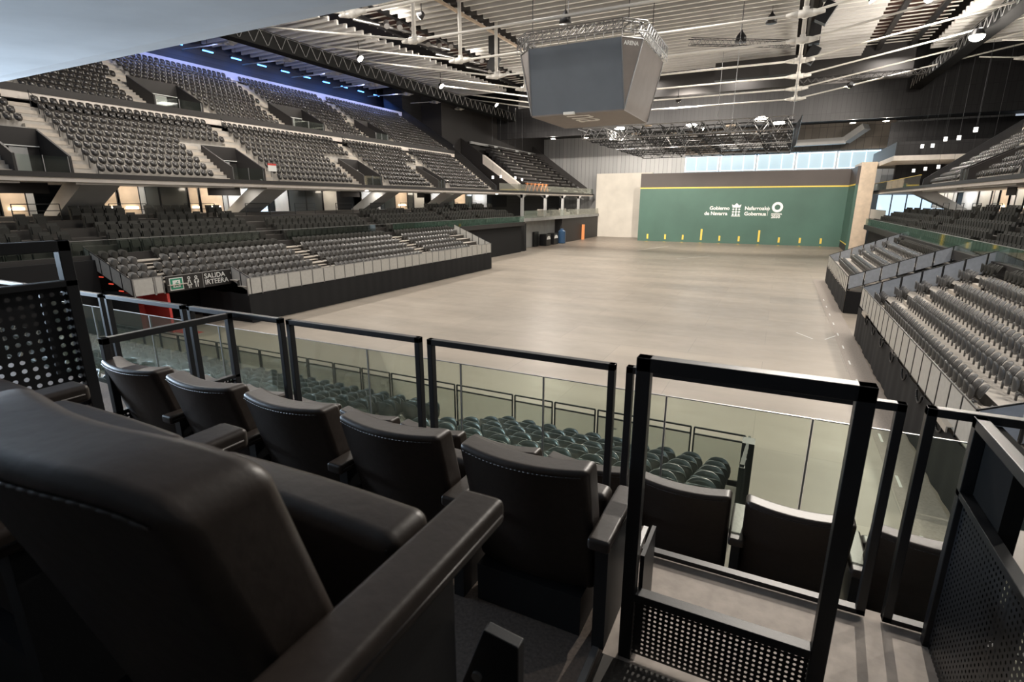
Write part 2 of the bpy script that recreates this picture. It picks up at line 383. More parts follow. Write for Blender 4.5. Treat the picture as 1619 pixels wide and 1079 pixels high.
# far playing wall: brown top, yellow line, green field, return wall
gw = thing('court_wall', 'long dark green playing wall with yellow line and brown top band', 'wall', (-7.9, 106.5, 0))
MB().box((-25.1, 106.3, 0), (9.5, 107.0, 10.0)).build('green_field', 'green_wall', gw)
MB().box((-25.1, 106.3, 10.0), (9.5, 107.0, 12.7)).build('top_band', 'browntop', gw)
MB().box((-25.1, 106.22, 9.9), (9.5, 106.3, 10.12)).build('yellow_line', 'yellow', gw)
mk = [-24.0+3.55*i+.0 for i in range(10)]
mk = [-23.15, -19.75, -16.45, -13.1, -9.85, -6.5, -3.2, 0.1, 3.4, 6.6]
for i, x in enumerate(mk):
    h = 2.5 if i in (3, 6) else 1.35
    MB().box((x-.16, 106.24, .45), (x+.16, 106.3, h)).build('yellow_marker', 'yellow', gw)
    MB().box((x-.16, 105.0, .0), (x+.16, 106.2, .012)).build('floor_marker', 'yellow', gw)
RX = Matrix.Rotation(math.pi/2, 3, 'X')
text('Gobierno', .88, 'white', gw, (-12.05, 106.28, 6.05), RX, bold=.02)
text('de Navarra', .88, 'white', gw, (-12.9, 106.28, 5.1), RX, bold=.02)
text('Nafarroako', .88, 'white', gw, (-6.05, 106.28, 6.05), RX, bold=.02)
text('Gobernua', .88, 'white', gw, (-6.05, 106.28, 5.1), RX, bold=.02)
cr = MB()                                             # crest: shield of chain links under a crown
for i in range(3):
    for j in range(3):
        cr.tube((-7.95+i*.5, 106.3, 5.25+j*.45), (-7.95+i*.5, 106.24, 5.25+j*.45), .17, 8)
cr.box((-8.2, 106.25, 4.9), (-6.7, 106.3, 5.02)); cr.box((-7.5, 106.25, 5.0), (-7.4, 106.3, 6.5)); cr.box((-8.15, 106.25, 5.68), (-6.75, 106.3, 5.75))
cr.prism([(-8.1, 6.45), (-6.8, 6.45), (-6.65, 7.0), (-7.05, 6.85), (-7.45, 7.25), (-7.85, 6.85), (-8.25, 7.0)], 106.25, 106.3)
cr.build('white_crest', 'white', gw)
rg = MB(); n = 32
for i in range(n):
    a, b = 2*math.pi*i/n, 2*math.pi*(i+1)/n; c = (-.75, 6.55)
    rg.prism([(c[0]+.88*math.cos(a), c[1]+.88*math.sin(a)), (c[0]+.88*math.cos(b), c[1]+.88*math.sin(b)), (c[0]+.46*math.cos(b), c[1]+.46*math.sin(b)), (c[0]+.46*math.cos(a), c[1]+.46*math.sin(a))], 106.24, 106.3)
rg.build('white_ring', 'white', gw)
MB().box((-2.25, 106.25, 5.05), (-2.21, 106.3, 6.7)).build('divider_line', 'white', gw)
text('AGENDA', .42, 'white', gw, (-1.65, 106.28, 5.25), RX, bold=.01)
text('2030', .72, 'white', gw, (-1.6, 106.28, 4.68), RX, bold=.02)
fr = thing('court_end_wall', 'short green end wall with beige concrete end face, right of long green wall', 'wall', (10.7, 101.5, 0))
MB().box((9.5, 97.2, 0), (9.9, 106.3, 10.0)).build('green_field', 'green_wall', fr)
MB().box((9.5, 97.2, 10.0), (9.9, 106.3, 12.7)).build('top_band', 'browntop', fr)
MB().box((9.44, 97.2, 9.9), (9.5, 106.3, 10.12)).build('yellow_line', 'yellow', fr)
MB().box((9.44, 97.2, 1.0), (9.5, 106.3, 1.15)).build('lower_yellow_line', 'yellow', fr)
MB().box((9.44, 97.2, 0), (9.5, 106.3, 1.0)).build('dark_sheet_metal', 'fascia', fr)
MB().box((9.9, 97.2, 0), (11.9, 106.3, 13.2)).build('beige_end_pier', 'wood', fr)
tag(MB().box((-36.9, 115.3, 0), (-24.9, 116.0, 13.35)).build('rear_panel', 'beigewall'), 'tall plain beige concrete wall left of the green playing wall', 'wall')
MB_ = MB
struct('wall_rear', MB().box((-62, 118, 0), (32, 118.6, 26)), 'silverwall', 'rear hall wall in vertical silver grey panels', keep=True)
# clerestory window band
for i in range(5):
    x0 = -18.9+i*6.75; x1 = x0+6.45
    wd = thing('window_%d' % (i+1), 'bay %d from the left of glowing blue clerestory glazing above the green wall' % (i+1), 'window', ((x0+x1)/2, 117.9, 13.4)); wd['kind'] = 'structure'
    MB().box((x0, 117.8, 13.4), (x1, 117.95, 16.4)).build('pane', 'glow', wd)
    f = MB()
    for a, b in ((x0, x0+.18), (x1-.18, x1), (x0+2.1, x0+2.22), (x0+4.25, x0+4.37)): f.box((a, 117.7, 13.4), (b, 117.8, 16.4))
    f.box((x0, 117.7, 16.2), (x1, 117.8, 16.4)); f.box((x0, 117.7, 13.4), (x1, 117.8, 13.55))
    f.build('window_frame', 'frameglow', wd)
    light('AREA', ((x0+x1)/2, 117.5, 14.9), 160, (.6, .82, 1), 6, ((x0+x1)/2, 60, 4), sy=2.4)
tag(MB().box((-18.9, 117.2, 16.6), (16, 117.95, 21.2)).build('upper_cladding', 'tanwall'), 'tan panelled strip above the clerestory glazing', 'wall')
dc = MB(); dc.bar((-12, 112, 17.3), (8.5, 112, 17.7), 1.6, 1.0); dc.bar((8.5, 112, 17.7), (11, 110, 19.6), 1.6, 1.0)
tag(dc.build('air_duct', 'palecol'), 'long pale air duct slung above the glazing band', 'duct')
# dark bulkheads, side walls, roof
struct('wall_bulkhead', MB().box((-62, 95, 19.0), (35, 95.5, 28.3)), 'dwall', 'dark panelled bulkhead across the hall below the roof', keep=True)
struct('ceiling_rear', MB().box((-62, 95.5, 21.2), (34, 118, 21.5)), 'roofdark', 'dark soffit behind the bulkhead', keep=True)
struct('ceiling', MB().box((-62, 3.9, 28.2), (36, 95.5, 28.5)), 'roofdark', 'dark roof deck above the baffles', keep=True)
struct('wall_left', MB().box((-61, -4, 0), (-60.4, 118, 28.5)), 'dwallx', 'dark panelled wall along the far left side', keep=True)
struct('wall_right', MB().box((34, -4, 0), (34.6, 118, 28.5)), 'dwallx', 'dark panelled wall along the far right side', keep=True)
struct('wall_behind', MB().box((-60, -4.6, 0), (36, -4, 9)), 'roofdark', 'dark back wall behind the boxes', keep=True)
tag(MB().box((-40, 82.5, 22.0), (12, 83.5, 26.6)).build('roof_drape', 'fascia'), 'black drape hung across the hall behind the last baffles', 'drape')
tag(MB().box((-58, 71, 14.0), (-54.4, 95, 25)).build('side_bulkhead', 'dwallx'), 'dark panelled bulkhead beyond the top left seating', 'wall')
for i, (x, y) in enumerate(((8.0, 98.5), (12.2, 98.5), (-40, 97.5), (-34, 99), (-30.5, 103))):
    dl = thing('downlight', '%s round recessed downlight in the dark soffit %s' % (('first', 'second', 'first', 'second', 'third')[i], 'right of the green wall' if i < 2 else 'above the far left corner'), 'light', (x, y, 18.9))
    light('POINT', (x, y, 18.6), 700, WARM, .3); MB().tube((x, y, 21.2), (x, y, 18.9), .04, 6).build('stem', 'black', dl); MB().tube((x, y, 19.0), (x, y, 18.92), .42, 14).build('rim', 'white', dl); MB().tube((x, y, 18.92), (x, y, 18.89), .34, 14).build('lens', 'lampglow', dl)
# ================================================================== overhead soffit above our box
sf = MB(); sf.prism([(-4, 8.2), (3.3, 8.9), (3.75, 9.02), (3.75, 9.6), (-4, 9.6)], -22, 6, 'x')
tag(sf.build('overhead_slab', 'soffit'), 'pale bluish grey concrete soffit overhanging the box, top left', 'slab')
# ================================================================== telescopic stands
PITCHR, RISE = .86, .355
def stand(s, u0, y0, y1, deck0, rows, name, label, zb=1.83, guards=(True, True), curtain=True, fstep=1.05, gpanel='bpanel', notch=None):
    """s=-1 left, +1 right. fence along Y at u0"""
    X = lambda u: SX(s, u)
    st = thing(name, label, 'stand', (X(u0), (y0+y1)/2, 0))
    d = MB(); dd = MB()
    for k in range(rows):
        a, b = u0+.12+k*PITCHR, u0+.12+(k+1)*PITCHR; z = deck0+k*RISE
        yy0 = y0+.1
        if notch and k < notch[2]:
            segs = [(notch[1], y1-.1)]
        else: segs = [(yy0, y1-.1)]
        for (p, q) in segs:
            d.box((X(a), p, z-.05), (X(b+.05), q, z)); dd.box((X(a+.02), p, z-RISE-.0), (X(a+.06), q, z-.05))
            dd.box((X(a-.012), p, z-.045), (X(a), q, z-.0))
    d.build('deck', 'deck', st); dd.build('riser', 'deckd', st)
    return st
def fence(st, axis, c, a, b, z0, z1, step, m, post='powder', pname='fence_panel', gap=.05, slope=None, frame=.03):
    """panels between posts. axis 'y': plane x=c from y=a..b ; axis 'x': plane y=c, x=a..b (z follows slope(x))"""
    n = max(1, round(abs(b-a)/step)); st_ = (b-a)/n
    for i in range(n):
        p, q = a+i*st_, a+(i+1)*st_; g = gap/2*(1 if st_ > 0 else -1)
        zp, zq = (slope(p), slope(q)) if slope else (0, 0)
        def P(t, z): return (c, t, z) if axis == 'y' else (t, c, z)
        pm = MB(); th = .012
        A, B = p+g*2, q-g*2
        def dz(t): return slope(t) if slope else 0
        vs = [];
        for o in (-th, th):
            for (t, zz) in ((A, z0+dz(A)), (B, z0+dz(B)), (B, z1-.03+dz(B)), (A, z1-.03+dz(A))):
                vs.append((c+o, t, zz) if axis == 'y' else (t, c+o, zz))
        pm.add(vs, [(0, 1, 2, 3), (7, 6, 5, 4), (0, 4, 5, 1), (1, 5, 6, 2), (2, 6, 7, 3), (3, 7, 4, 0)])
        pn = pm.build(pname, m, st)
        fr = MB(); fr.bar(P(p, z0-.08+zp), P(p, z1+zp), .05); fr.bar(P(p, z1+zp), P(q, z1+zq), .04); fr.bar(P(p, z0+zp), P(q, z0+zq), .03)
        if i == n-1: fr.bar(P(q, z0-.08+zq), P(q, z1+zq), .05)
        f = fr.build('fence_frame', post, st)
def drape(st, axis, c, a, b, z0, z1, amp=.05, name='curtain', m='curtain'):
    mb = MB(); mb.smooth = True; n = max(6, int(abs(b-a)/.2)); vs = []; fs = []
    for i in range(n+1):
        t = a+(b-a)*i/n; o = amp*math.sin(i*1.3)*.35+amp*.6*math.sin(i*.37+1)
        for z in (z0, z1-.12*abs(math.sin(i*.36))*.6):
            k = o*(1 if z == z0 else .3)
            vs.append((c+k, t, z) if axis == 'y' else (t, c+k, z))
    for i in range(n): fs.append((2*i, 2*i+2, 2*i+3, 2*i+1))
    mb.add(vs, fs); return mb.build(name, m, st)
silver_spots = []; ORD = ['front', 'second', 'third', 'fourth', 'fifth', 'sixth', 'seventh', 'eighth', 'ninth', 'tenth', 'eleventh', 'twelfth', 'thirteenth', 'fourteenth']
dark_spots = []
def seatrow(s, u0, k, deck0, ya, yb, lab, out, sp=.49, off=.52):
    n = int((yb-ya)/sp); x = SX(s, u0+.12+k*PITCHR+off); z = deck0+k*RISE; rz = 0 if s < 0 else math.pi
    for i in range(n):
        out.append((x, ya+(i+.5)*(yb-ya)/n, z, rz, lab+', %s from its far end' % nth(n-i), lab))
def ends(st, s, u0, y, zb, zt, umax, m='bpanel', step=.86):
    # sloping guard at constant y
    X0 = SX(s, u0)
    fence(st, 'x', y, X0, SX(s, umax), zb, zt, step, m, 'powder', 'guard_panel', slope=lambda x: max(0, (abs(x-XC)-u0))*RISE/PITCHR*1.0)
# ---- left stand
L0 = 2.32
ls = stand(-1, 17.0, 21.8, 53.5, L0, 6, 'telescopic_stand', 'long telescopic stand of grey seats on the left behind pale fence and black curtain')
fence(ls, 'y', SX(-1, 17.0), 21.8, 53.5, 1.86, 2.86, 1.055, 'fpanel', 'steel')
drape(ls, 'y', SX(-1, 16.95), 21.8, 53.5, 0.02, 1.86)
ends(ls, -1, 17.0, 22.05, 1.9, 2.86, 18.7, 'fpanel'); ends(ls, -1, 17.0, 53.6, 1.9, 2.86, 22.0, 'fpanel')
drape(ls, 'x', 21.9, SX(-1, 17.0), SX(-1, 22), 0.02, 1.9); drape(ls, 'x', 53.6, SX(-1, 17.0), SX(-1, 22), 0.02, 1.9)
hs = MB()
for (p, q) in ((28.65, 30.0), (41.2, 42.6)):
    for k in range(6):
        z = L0+k*RISE; a = 17.12+k*PITCHR
        hs.box((SX(-1, a-.30), p, z-.22), (SX(-1, a), q, z-.178)) if k else None
        hs.box((SX(-1, a-.02), p, z-.05), (SX(-1, a+.25), q, z+.012))
hs.build('aisle_steps', 'step', ls)
lab = lambda k, w: 'grey seat, %s row of left stand, %s' % (ORD[k], w)
for k in range(5):
    seatrow(-1, 17.0, k, L0, 22.1 if k < 2 else 22.1, 28.6, lab(k, 'bay beside exit sign'), silver_spots)
    seatrow(-1, 17.0, k, L0, 30.1, 41.1, lab(k, 'middle bay'), silver_spots)
    seatrow(-1, 17.0, k, L0, 42.7, 49.9 if k < 4 else 52.8, lab(k, 'far bay'), silver_spots)
for k in (2, 3):
    seatrow(-1, 17.0, k, L0, 18.2+.1, 22.1, lab(k, 'above exit sign'), silver_spots)
for k in (4,): seatrow(-1, 17.0, k, L0, 19.2, 22.1, lab(k, 'above exit sign'), silver_spots)
dl_ = lambda w: 'dark seat, top row of left stand, %s' % w
for (a, b, w) in ((19.3, 28.6, 'bay beside exit sign'), (30.1, 41.1, 'middle bay'), (42.7, 52.8, 'far bay')):
    seatrow(-1, 17.0, 5, L0, a, b, dl_(w), dark_spots)
# ---- small wing of the left stand on the near side of the exit passage
lw = stand(-1, 17.0, 16.2, 22.0, L0, 6, 'stand_wing', 'near wing of the left telescopic stand above the exit passage, three seats wide')
lw.name = 'telescopic_stand'
for ch in list(lw.children):
    if ch.name.startswith(('deck', 'riser')): bpy.data.objects.remove(ch)
d = MB(); dd = MB()
for k in range(2, 6):
    a, b = 17.12+k*PITCHR, 17.12+(k+1)*PITCHR; z = L0+k*RISE
    d.box((SX(-1, a), 16.3, z-.05), (SX(-1, b+.05), 21.9, z)); dd.box((SX(-1, a+.02), 16.3, z-RISE), (SX(-1, a+.06), 21.9, z-.05))
d.build('deck', 'deck', lw); dd.build('riser', 'deckd', lw)
hs = MB()
for k in range(2, 6):
    z = L0+k*RISE; a = 17.12+k*PITCHR
    hs.box((SX(-1, a-.02), 18.0, z-.05), (SX(-1, a+.25), 19.1, z+.012)); hs.box((SX(-1, a-.3), 18.0, z-.22), (SX(-1, a), 19.1, z-.178))
hs.build('aisle_steps', 'step', lw)
fence(lw, 'y', SX(-1, 18.85), 16.25, 17.35, 2.45, 3.38, 1.1, 'fpanel', 'steel'); fence(lw, 'y', SX(-1, 18.85), 17.4, 17.85, 2.45, 3.38, .5, 'fpanel', 'steel')
fence(lw, 'x', 16.2, SX(-1, 18.85), SX(-1, 23.4), 2.45, 3.38, .9, 'fpanel', 'powder', 'guard_panel', slope=lambda x: (abs(x-XC)-18.85)*.385)
for k in range(2, 6):
    lb = ('grey seat of the near wing, %s row' % ORD[k-2]) if k < 5 else 'dark padded seat, top row of the near wing'
    seatrow(-1, 17.0, k, L0, 16.4, 17.95, lb, silver_spots if k < 5 else dark_spots)
drape(lw, 'x', 16.35, SX(-1, 18.9), SX(-1, 24), .02, 2.6, .1)
rl = MB()
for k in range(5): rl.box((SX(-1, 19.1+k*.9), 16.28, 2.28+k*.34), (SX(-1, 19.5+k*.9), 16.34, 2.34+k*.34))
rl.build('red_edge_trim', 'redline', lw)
# exit sign over the passage
es = thing('exit_sign', 'black exit banner reading SALIDA IRTEERA with green running-man square', 'sign', (SX(-1, 18.8), 19.9, 2.35))
xs = SX(-1, 18.72)
MB().box((xs-.06, 17.95, 2.42), (xs, 22.0, 3.32)).build('sign_board', 'signblack', es)
fr_ = MB(); fr_.box((xs-.07, 17.9, 3.32), (xs+.02, 22.05, 3.36)); fr_.box((xs-.02, 20.12, 2.42), (xs+.015, 20.16, 3.32)); fr_.build('sign_frame', 'steel', es)
RY = Matrix(((0, 0, 1), (1, 0, 0), (0, 1, 0)))          # text x->+Y, text y->+Z, normal +X
text('SALIDA', .42, 'white', es, (xs+.012, 20.24, 2.95), RY, ext=.004, bold=.004, sx=1.0)
text('IRTEERA', .42, 'white', es, (xs+.012, 20.24, 2.58), RY, ext=.004, bold=.004, sx=1.0)
MB().box((xs, 18.12, 2.50), (xs+.012, 18.92, 3.22)).build('white_square', 'white', es)
MB().box((xs+.012, 18.17, 2.55), (xs+.018, 18.87, 3.17)).build('green_square', 'greensign', es)
MB().box((xs+.018, 18.30, 2.66), (xs+.022, 18.74, 3.08)).build('white_doorway', 'white', es)
rm = MB(); B_ = lambda a, b, w_=.05: rm.bar((xs+.026, a[0], a[1]), (xs+.026, b[0], b[1]), w_, .01, up=(1, 0, 0))
B_((18.56, 2.93), (18.50, 2.80), .07); B_((18.50, 2.80), (18.40, 2.72)); B_((18.50, 2.80), (18.60, 2.72)); B_((18.55, 2.92), (18.65, 2.86), .035); B_((18.54, 2.92), (18.44, 2.90), .035)
rm.tube((xs+.02, 18.59, 2.99), (xs+.03, 18.59, 2.99), .035, 8); rm.build('running_figure', 'greensign', es)
for yc, wom in ((19.28, True), (19.72, False)):
    fg = MB(); G = lambda pts, w_=.045: [fg.bar((xs+.01, pts[i][0], pts[i][1]), (xs+.01, pts[i+1][0], pts[i+1][1]), w_, .012, up=(1, 0, 0)) for i in range(len(pts)-1)]
    for i in range(10):
        a, b = 2*math.pi*i/10, 2*math.pi*(i+1)/10
        G([(yc+.07*math.cos(a), 3.12+.07*math.sin(a)), (yc+.07*math.cos(b), 3.12+.07*math.sin(b))])
    if wom: G([(yc-.13, 2.70), (yc-.06, 2.86), (yc-.06, 2.97), (yc, 3.0), (yc+.06, 2.97), (yc+.06, 2.86), (yc+.15, 2.70), (yc-.13, 2.70)]); G([(yc-.05, 2.70), (yc-.05, 2.52)]); G([(yc+.06, 2.70), (yc+.06, 2.52)])
    else: G([(yc-.12, 2.78), (yc-.12, 2.94), (yc-.05, 3.0), (yc+.07, 3.0), (yc+.13, 2.94), (yc+.13, 2.78)]); G([(yc-.06, 2.9), (yc-.06, 2.52)]); G([(yc+.07, 2.9), (yc+.07, 2.52)])
    fg.build('pictogram', 'white', es)
# red passage under the sign
rp = thing('exit_passage', 'red passage wall under the exit banner', 'passage', (SX(-1, 20), 18.6, 0))
MB().box((SX(-1, 21.5), 18.0, 0), (SX(-1, 18.95), 18.15, 2.35)).build('red_wall', 'red', rp)
MB().box((SX(-1, 23.3), 18.0, 0), (SX(-1, 23.4), 22.0, 3.2)).build('passage_back', 'curtain', rp)
MB().box((SX(-1, 21.5), 16.5, 0), (SX(-1, 21.4), 18.0, 2.35)).build('red_return', 'red', rp)
MB().box((SX(-1, 21), 18.16, 0), (SX(-1, 17.5), 18.9, .02)).build('red_floor', 'red', rp)
# ---- right stands
R0 = 2.05
rs = stand(1, 17.0, 15.0, 35.2, R0, 6, 'telescopic_stand', 'near telescopic stand of grey seats on the right with pale fence and black curtain')
fence(rs, 'y', SX(1, 17.0), 15.0, 35.2, 1.78, 2.82, 1.06, 'fpanel', 'powder')
drape(rs, 'y', SX(1, 16.95), 15.0, 35.2, .02, 1.78)
ends(rs, 1, 17.0, 35.2, 1.78, 2.82, 23.0); ends(rs, 1, 17.0, 15.0, 1.78, 2.82, 23.0)
drape(rs, 'x', 35.15, SX(1, 17.0), SX(1, 23), .02, 1.8); drape(rs, 'x', 15.05, SX(1, 17), SX(1, 23), .02, 1.8)
rf = stand(1, 17.0, 42.2, 59.5, R0-.1, 6, 'telescopic_stand', 'far telescopic stand on the right, grey seats behind bluish guard panels')
fence(rf, 'y', SX(1, 17.0), 42.2, 59.5, 1.5, 2.5, 1.06, 'fpanel', 'powder')
drape(rf, 'y', SX(1, 16.95), 42.2, 59.5, .02, 1.5)
ends(rf, 1, 17.0, 42.2, 1.68, 2.6, 23.2); ends(rf, 1, 17.0, 59.5, 1.5, 2.5, 23.2)
drape(rf, 'x', 42.25, SX(1, 17.0), SX(1, 23), .02, 1.6)
for k in range(6):
    out = silver_spots if k < 5 else dark_spots
    c = 'grey seat' if k < 5 else 'dark seat'
    seatrow(1, 17.0, k, R0, 33.0, 35.0-.05, '%s, %s row of near right stand, far short block' % (c, ORD[k]), out, .42)
    seatrow(1, 17.0, k, R0, 17.4, 31.6, '%s, %s row of near right stand, long block' % (c, ORD[k]), out, .5)
    seatrow(1, 17.0, k, R0, 15.1, 16.2, '%s, %s row of near right stand, near short block' % (c, ORD[k]), out, .5)
    seatrow(1, 17.0, k, R0-.1, 43.0 if k else 43.0, 56.4, '%s, %s row of far right stand, long block' % (c, ORD[k]), out, .49)
    if k > 1: seatrow(1, 17.0, k, R0-.1, 57.7, 59.2, '%s, %s row of far right stand, end block' % (c, ORD[k]), out, .49)
hs = MB()
for (p, q) in ((31.7, 32.9), (16.25, 17.3)):
    for k in range(6):
        z = R0+k*RISE; a = 17.12+k*PITCHR
        hs.box((SX(1, a-.28), p, z-.20), (SX(1, a), q, z-.17)); hs.box((SX(1, a-.28), p, z-.34), (SX(1, a-.24), q, z-.2))
hs.build('aisle_steps', 'step', rs)
# ---- hoses and coiled ties along the curtain tops of the near right stand
for i in range(7):
    y = 17+i*2.4; c = MB(); c.smooth = True; n = 14
    for j in range(n):
        a, b = math.pi*(j/n)*1.0+math.pi, math.pi*((j+1)/n)*1.0+math.pi
        c.tube((SX(1, 16.88), y+.35*math.cos(a), 1.75+.30*math.sin(a)), (SX(1, 16.88), y+.35*math.cos(b), 1.75+.30*math.sin(b)), .035, 6)
    tag(c.build('cable_loop', 'black'), '%s black cable loop below the near right stand fence' % nth(i+1), 'cable', 'cable loops under the right stand fence')
# ---- front stand below our box
F0 = 1.72; FR = .32
fs_ = thing('telescopic_stand', 'front telescopic stand of green grey tub seats just below the glass balustrade', 'stand', (-9, 8, 0))
d = MB(); dd = MB()
for k in range(8):
    y1, y0 = 10.9-k*PITCHR, 10.9-(k+1)*PITCHR; z = F0+k*FR
    d.box((-24, y0-.05, z-.05), (-.1, y1, z)); dd.box((-24, y1-.06, z-FR), (-.1, y1-.02, z-.05))
d.build('deck', 'deck', fs_); dd.build('riser', 'deckd', fs_)
xs_ = [-.1, -1.18]; x = -1.18
fx = [-0.1, -1.17, -2.24, -3.3, -4.37, -5.44, -7.14, -8.22, -9.3]+[-9.3-1.07*i for i in range(1, 14)]
for i in range(len(fx)-1):
    a, b = fx[i]-.035, fx[i+1]+.035; fr2 = MB()
    for (p, q) in (((a, 11.0, 1.8), (a, 11.0, 2.85)), ((b, 11.0, 1.8), (b, 11.0, 2.85)), ((a, 11.0, 2.85), (b, 11.0, 2.85)), ((a, 11.0, 2.70), (b, 11.0, 2.70))): fr2.bar(p, q, .032)
    fr2.build('fence_frame', 'powder', fs_)
    MB().box((a, 10.99, 1.8), (b, 11.01, 2.68)).build('fence_panel', 'mesh', fs_)
drape(fs_, 'x', 11.05, -.1, -24, .02, 1.8)
fence(fs_, 'y', -.06, 11.0, 4.9, 1.75, 2.85, .86, 'curtain', 'powder', 'guard_panel', slope=lambda y: (11.0-y)*FR/PITCHR)
MB().box((-.14, 8.35, 1.2), (.04, 8.6, 3.85)).build('guard_end_board', 'powder', fs_)
front_spots = []
for k in range(8):
    y = 10.9-k*PITCHR-.52; z = F0+k*FR
    for (a, b, wd) in ((-5.55, -.3, 'right block'), (-14.2, -7.2, 'middle block'), (-24, -15.4, 'left block')):
        n = int((b-a)/.5)
        for i in range(n):
            lb = 'green grey tub seat, %s row of front stand, %s' % (ORD[k], wd)
            front_spots.append((a+(i+.5)*(b-a)/n, y, z, math.pi/2, lb+', %s from its right end' % nth(n-i), lb))
for (a, b) in ((-7.1, -5.65), (-15.3, -14.3)):
    st2 = MB()
    for k in range(8):
        y = 10.9-k*PITCHR; z = F0+k*FR
        st2.box((a, y, z-.2), (b, y+.3, z-.16)); st2.box((a, y-.2, z-.03), (b, y+.01, z+.01))
    st2.build('aisle_steps', 'step', fs_)
place('tub_seat', 'seat', 'front', 'green', front_spots, 300, True, 'x')
place('arena_seat', 'seat', 'silver', 'silver', silver_spots, 300, False, 'grey tip-up seats further back on the telescopic stands')
place('padded_arena_seat', 'seat', 'silver', 'padded', dark_spots, 300, False, 'dark padded seats')
# ================================================================== fixed lower tiers behind the telescopic stands
pad_spots = []; up_spots = []
def padseat_mesh():
    b = MB().merge(MB().box((-.05, -.25, 0), (.05, .25, .52)), T(-.12, 0, .38, -.16))
    b.box((.02, -.22, .30), (.14, .22, .74)); b.box((-.12, -.28, .0), (.10, -.245, .62)); b.box((-.12, .245, .0), (.10, .28, .62)); return b
SIDE = {-1: 'left', 1: 'right'}
def fixed_tier(s, y0, y1):
    W = SIDE[s]
    ft = thing('fixed_terrace', 'dark fixed terrace of padded seats behind the %s telescopic stands' % W, 'terrace', (SX(s, 26), (y0+y1)/2, 0))
    d = MB(); f = MB()
    us = [22.6, 23.6, 24.6, 25.9, 27.3]; zs = [4.5, 4.95, 5.4, 5.9, 6.35]
    for k, (u, z) in enumerate(zip(us, zs)):
        u2 = us[k+1] if k < 4 else 29.0
        d.box((SX(s, u), y0, z-.5), (SX(s, u2+.02), y1, z))
    d.box((SX(s, 29.0), y0, 6.0), (SX(s, 34), y1, 6.6))
    d.build('deck', 'deckd', ft)
    f.box((SX(s, 22.3), y0, 4.0), (SX(s, 22.6), y1, 4.55)); f.build('front_beam', 'fascia', ft)
    MB().box((SX(s, 22.9), y0, 0), (SX(s, 23.1), y1, 4.0)).build('black_lining', 'curtain', ft)
    # glass parapet, one panel at a time
    g = thing('glass_parapet', 'low green glass parapet along the front of the %s fixed terrace' % W, 'glass railing', (SX(s, 22.45), (y0+y1)/2, 4.5))
    y = y0
    while y < y1-.1:
        q = min(y+2.6, y1)
        if not any(a-.2 < (y+q)/2 < b+.2 for a, b in ((28.6, 30.0), (41.2, 42.6))) or s > 0:
            MB().box((SX(s, 22.43), y+.02, 4.5), (SX(s, 22.46), q-.02, 5.35)).build('glass_panel', 'tglass', g)
        y = q
    MB().box((SX(s, 22.42), y0, 5.35), (SX(s, 22.47), y1, 5.38)).build('top_rail', 'steel', g)
    for k in range(5):
        for (a, b) in ((y0+.5, 13.9), (14.6, 16.3), (18, 28.4), (30.2, 41), (42.8, 54.6), (56, 62), (63, y1-.4)):
            a, b = max(a, y0+.4), min(b, y1-.4)
            if b-a < 1: continue
            if k >= 3 and random.random() < .12: continue
            n = int((b-a)/.62)
            tone = ('olive padded seat' if k < 3 else 'black box armchair')
            lb = '%s, %s row of the %s fixed terrace, bay near %d metres' % (tone, ORD[k], W, round(a)) if 0 else '%s, %s row of %s fixed terrace, %s bay' % (tone, ORD[k], W, {4.5: 'nearest', 14.6: 'second', 18: 'third', 30.5: 'first', 30.2: 'fourth', 42.8: 'fifth' if s < 0 else 'second', 56: 'sixth' if s < 0 else 'third', 63: 'last'}.get(a, 'side'))
            for i in range(n):
                if k >= 3 and i % 7 in (5, 6): continue
                pad_spots.append((SX(s, us[k]+.45), a+(i+.5)*(b-a)/n, zs[k], 0 if s < 0 else math.pi, lb+', %s from far end' % nth(n-i), lb))
    # box rails
    for i in range(int((y1-y0)/5.2)):
        ya = y0+1+i*5.2
        if not inview((SX(s, 29), ya+2, 7), 0): continue
        r = MB(); yb = ya+2.4
        for y in (ya, yb): r.bar((SX(s, 28.3), y, 6.35), (SX(s, 28.3), y, 7.35), .05)
        r.bar((SX(s, 28.3), ya, 7.35), (SX(s, 28.3), yb, 7.35), .05); r.bar((SX(s, 28.3), ya, 6.95), (SX(s, 28.3), yb, 6.95), .04)
        tag(r.build('box_rail', 'powder'), '%s black tube rail behind the box armchairs, %s side' % (nth(i+1), W), 'railing', 'box rails on the %s side' % W)
fixed_tier(-1, 4, 73.9); fixed_tier(1, 30, 84)
# far end of the left side: grey wall, doors, corner balcony
tag(MB().box((-38.3, 76.5, 0), (-37.7, 93.5, 4.44)).build('lower_wall', 'greywall'), 'grey concrete wall with vents at the far left corner of the floor', 'wall')
tag(MB().box((-38.2, 93.5, 0), (-36.2, 115, 4.44)).build('dark_screen_wall', 'fascia'), 'dark brown sliding screen wall beside the beige wall', 'wall')
dr = drape(None, 'y', -35.6, 68, 76.6, 0, 4.3, .35, 'black_drape'); tag(dr, 'black pleated drape hanging past the end of the left stand', 'drape')
tag(MB().box((-37.6, 83.2, 0), (-37.2, 84.9, 2.5)).build('service_door', 'black'), 'black service door in the grey lower wall', 'door')
for i, y in enumerate((86.5, 90.0)):
    t_ = thing('flight_case', '%s dark equipment case with white semicircle motif by the grey wall' % ('nearer', 'further')[i], 'case', (-36.6, y, 0))
    MB().box((-37.3, y-1, 0), (-36.0, y+1, 2.0)).build('case_body', 'black', t_)
    fn = MB(); fn.prism([(y+.8*math.cos(a), 1.1+.6*math.sin(a)) for a in [math.pi*j/10 for j in range(11)]], -35.99, -35.96, 'x'); fn.build('white_motif', 'white', t_)
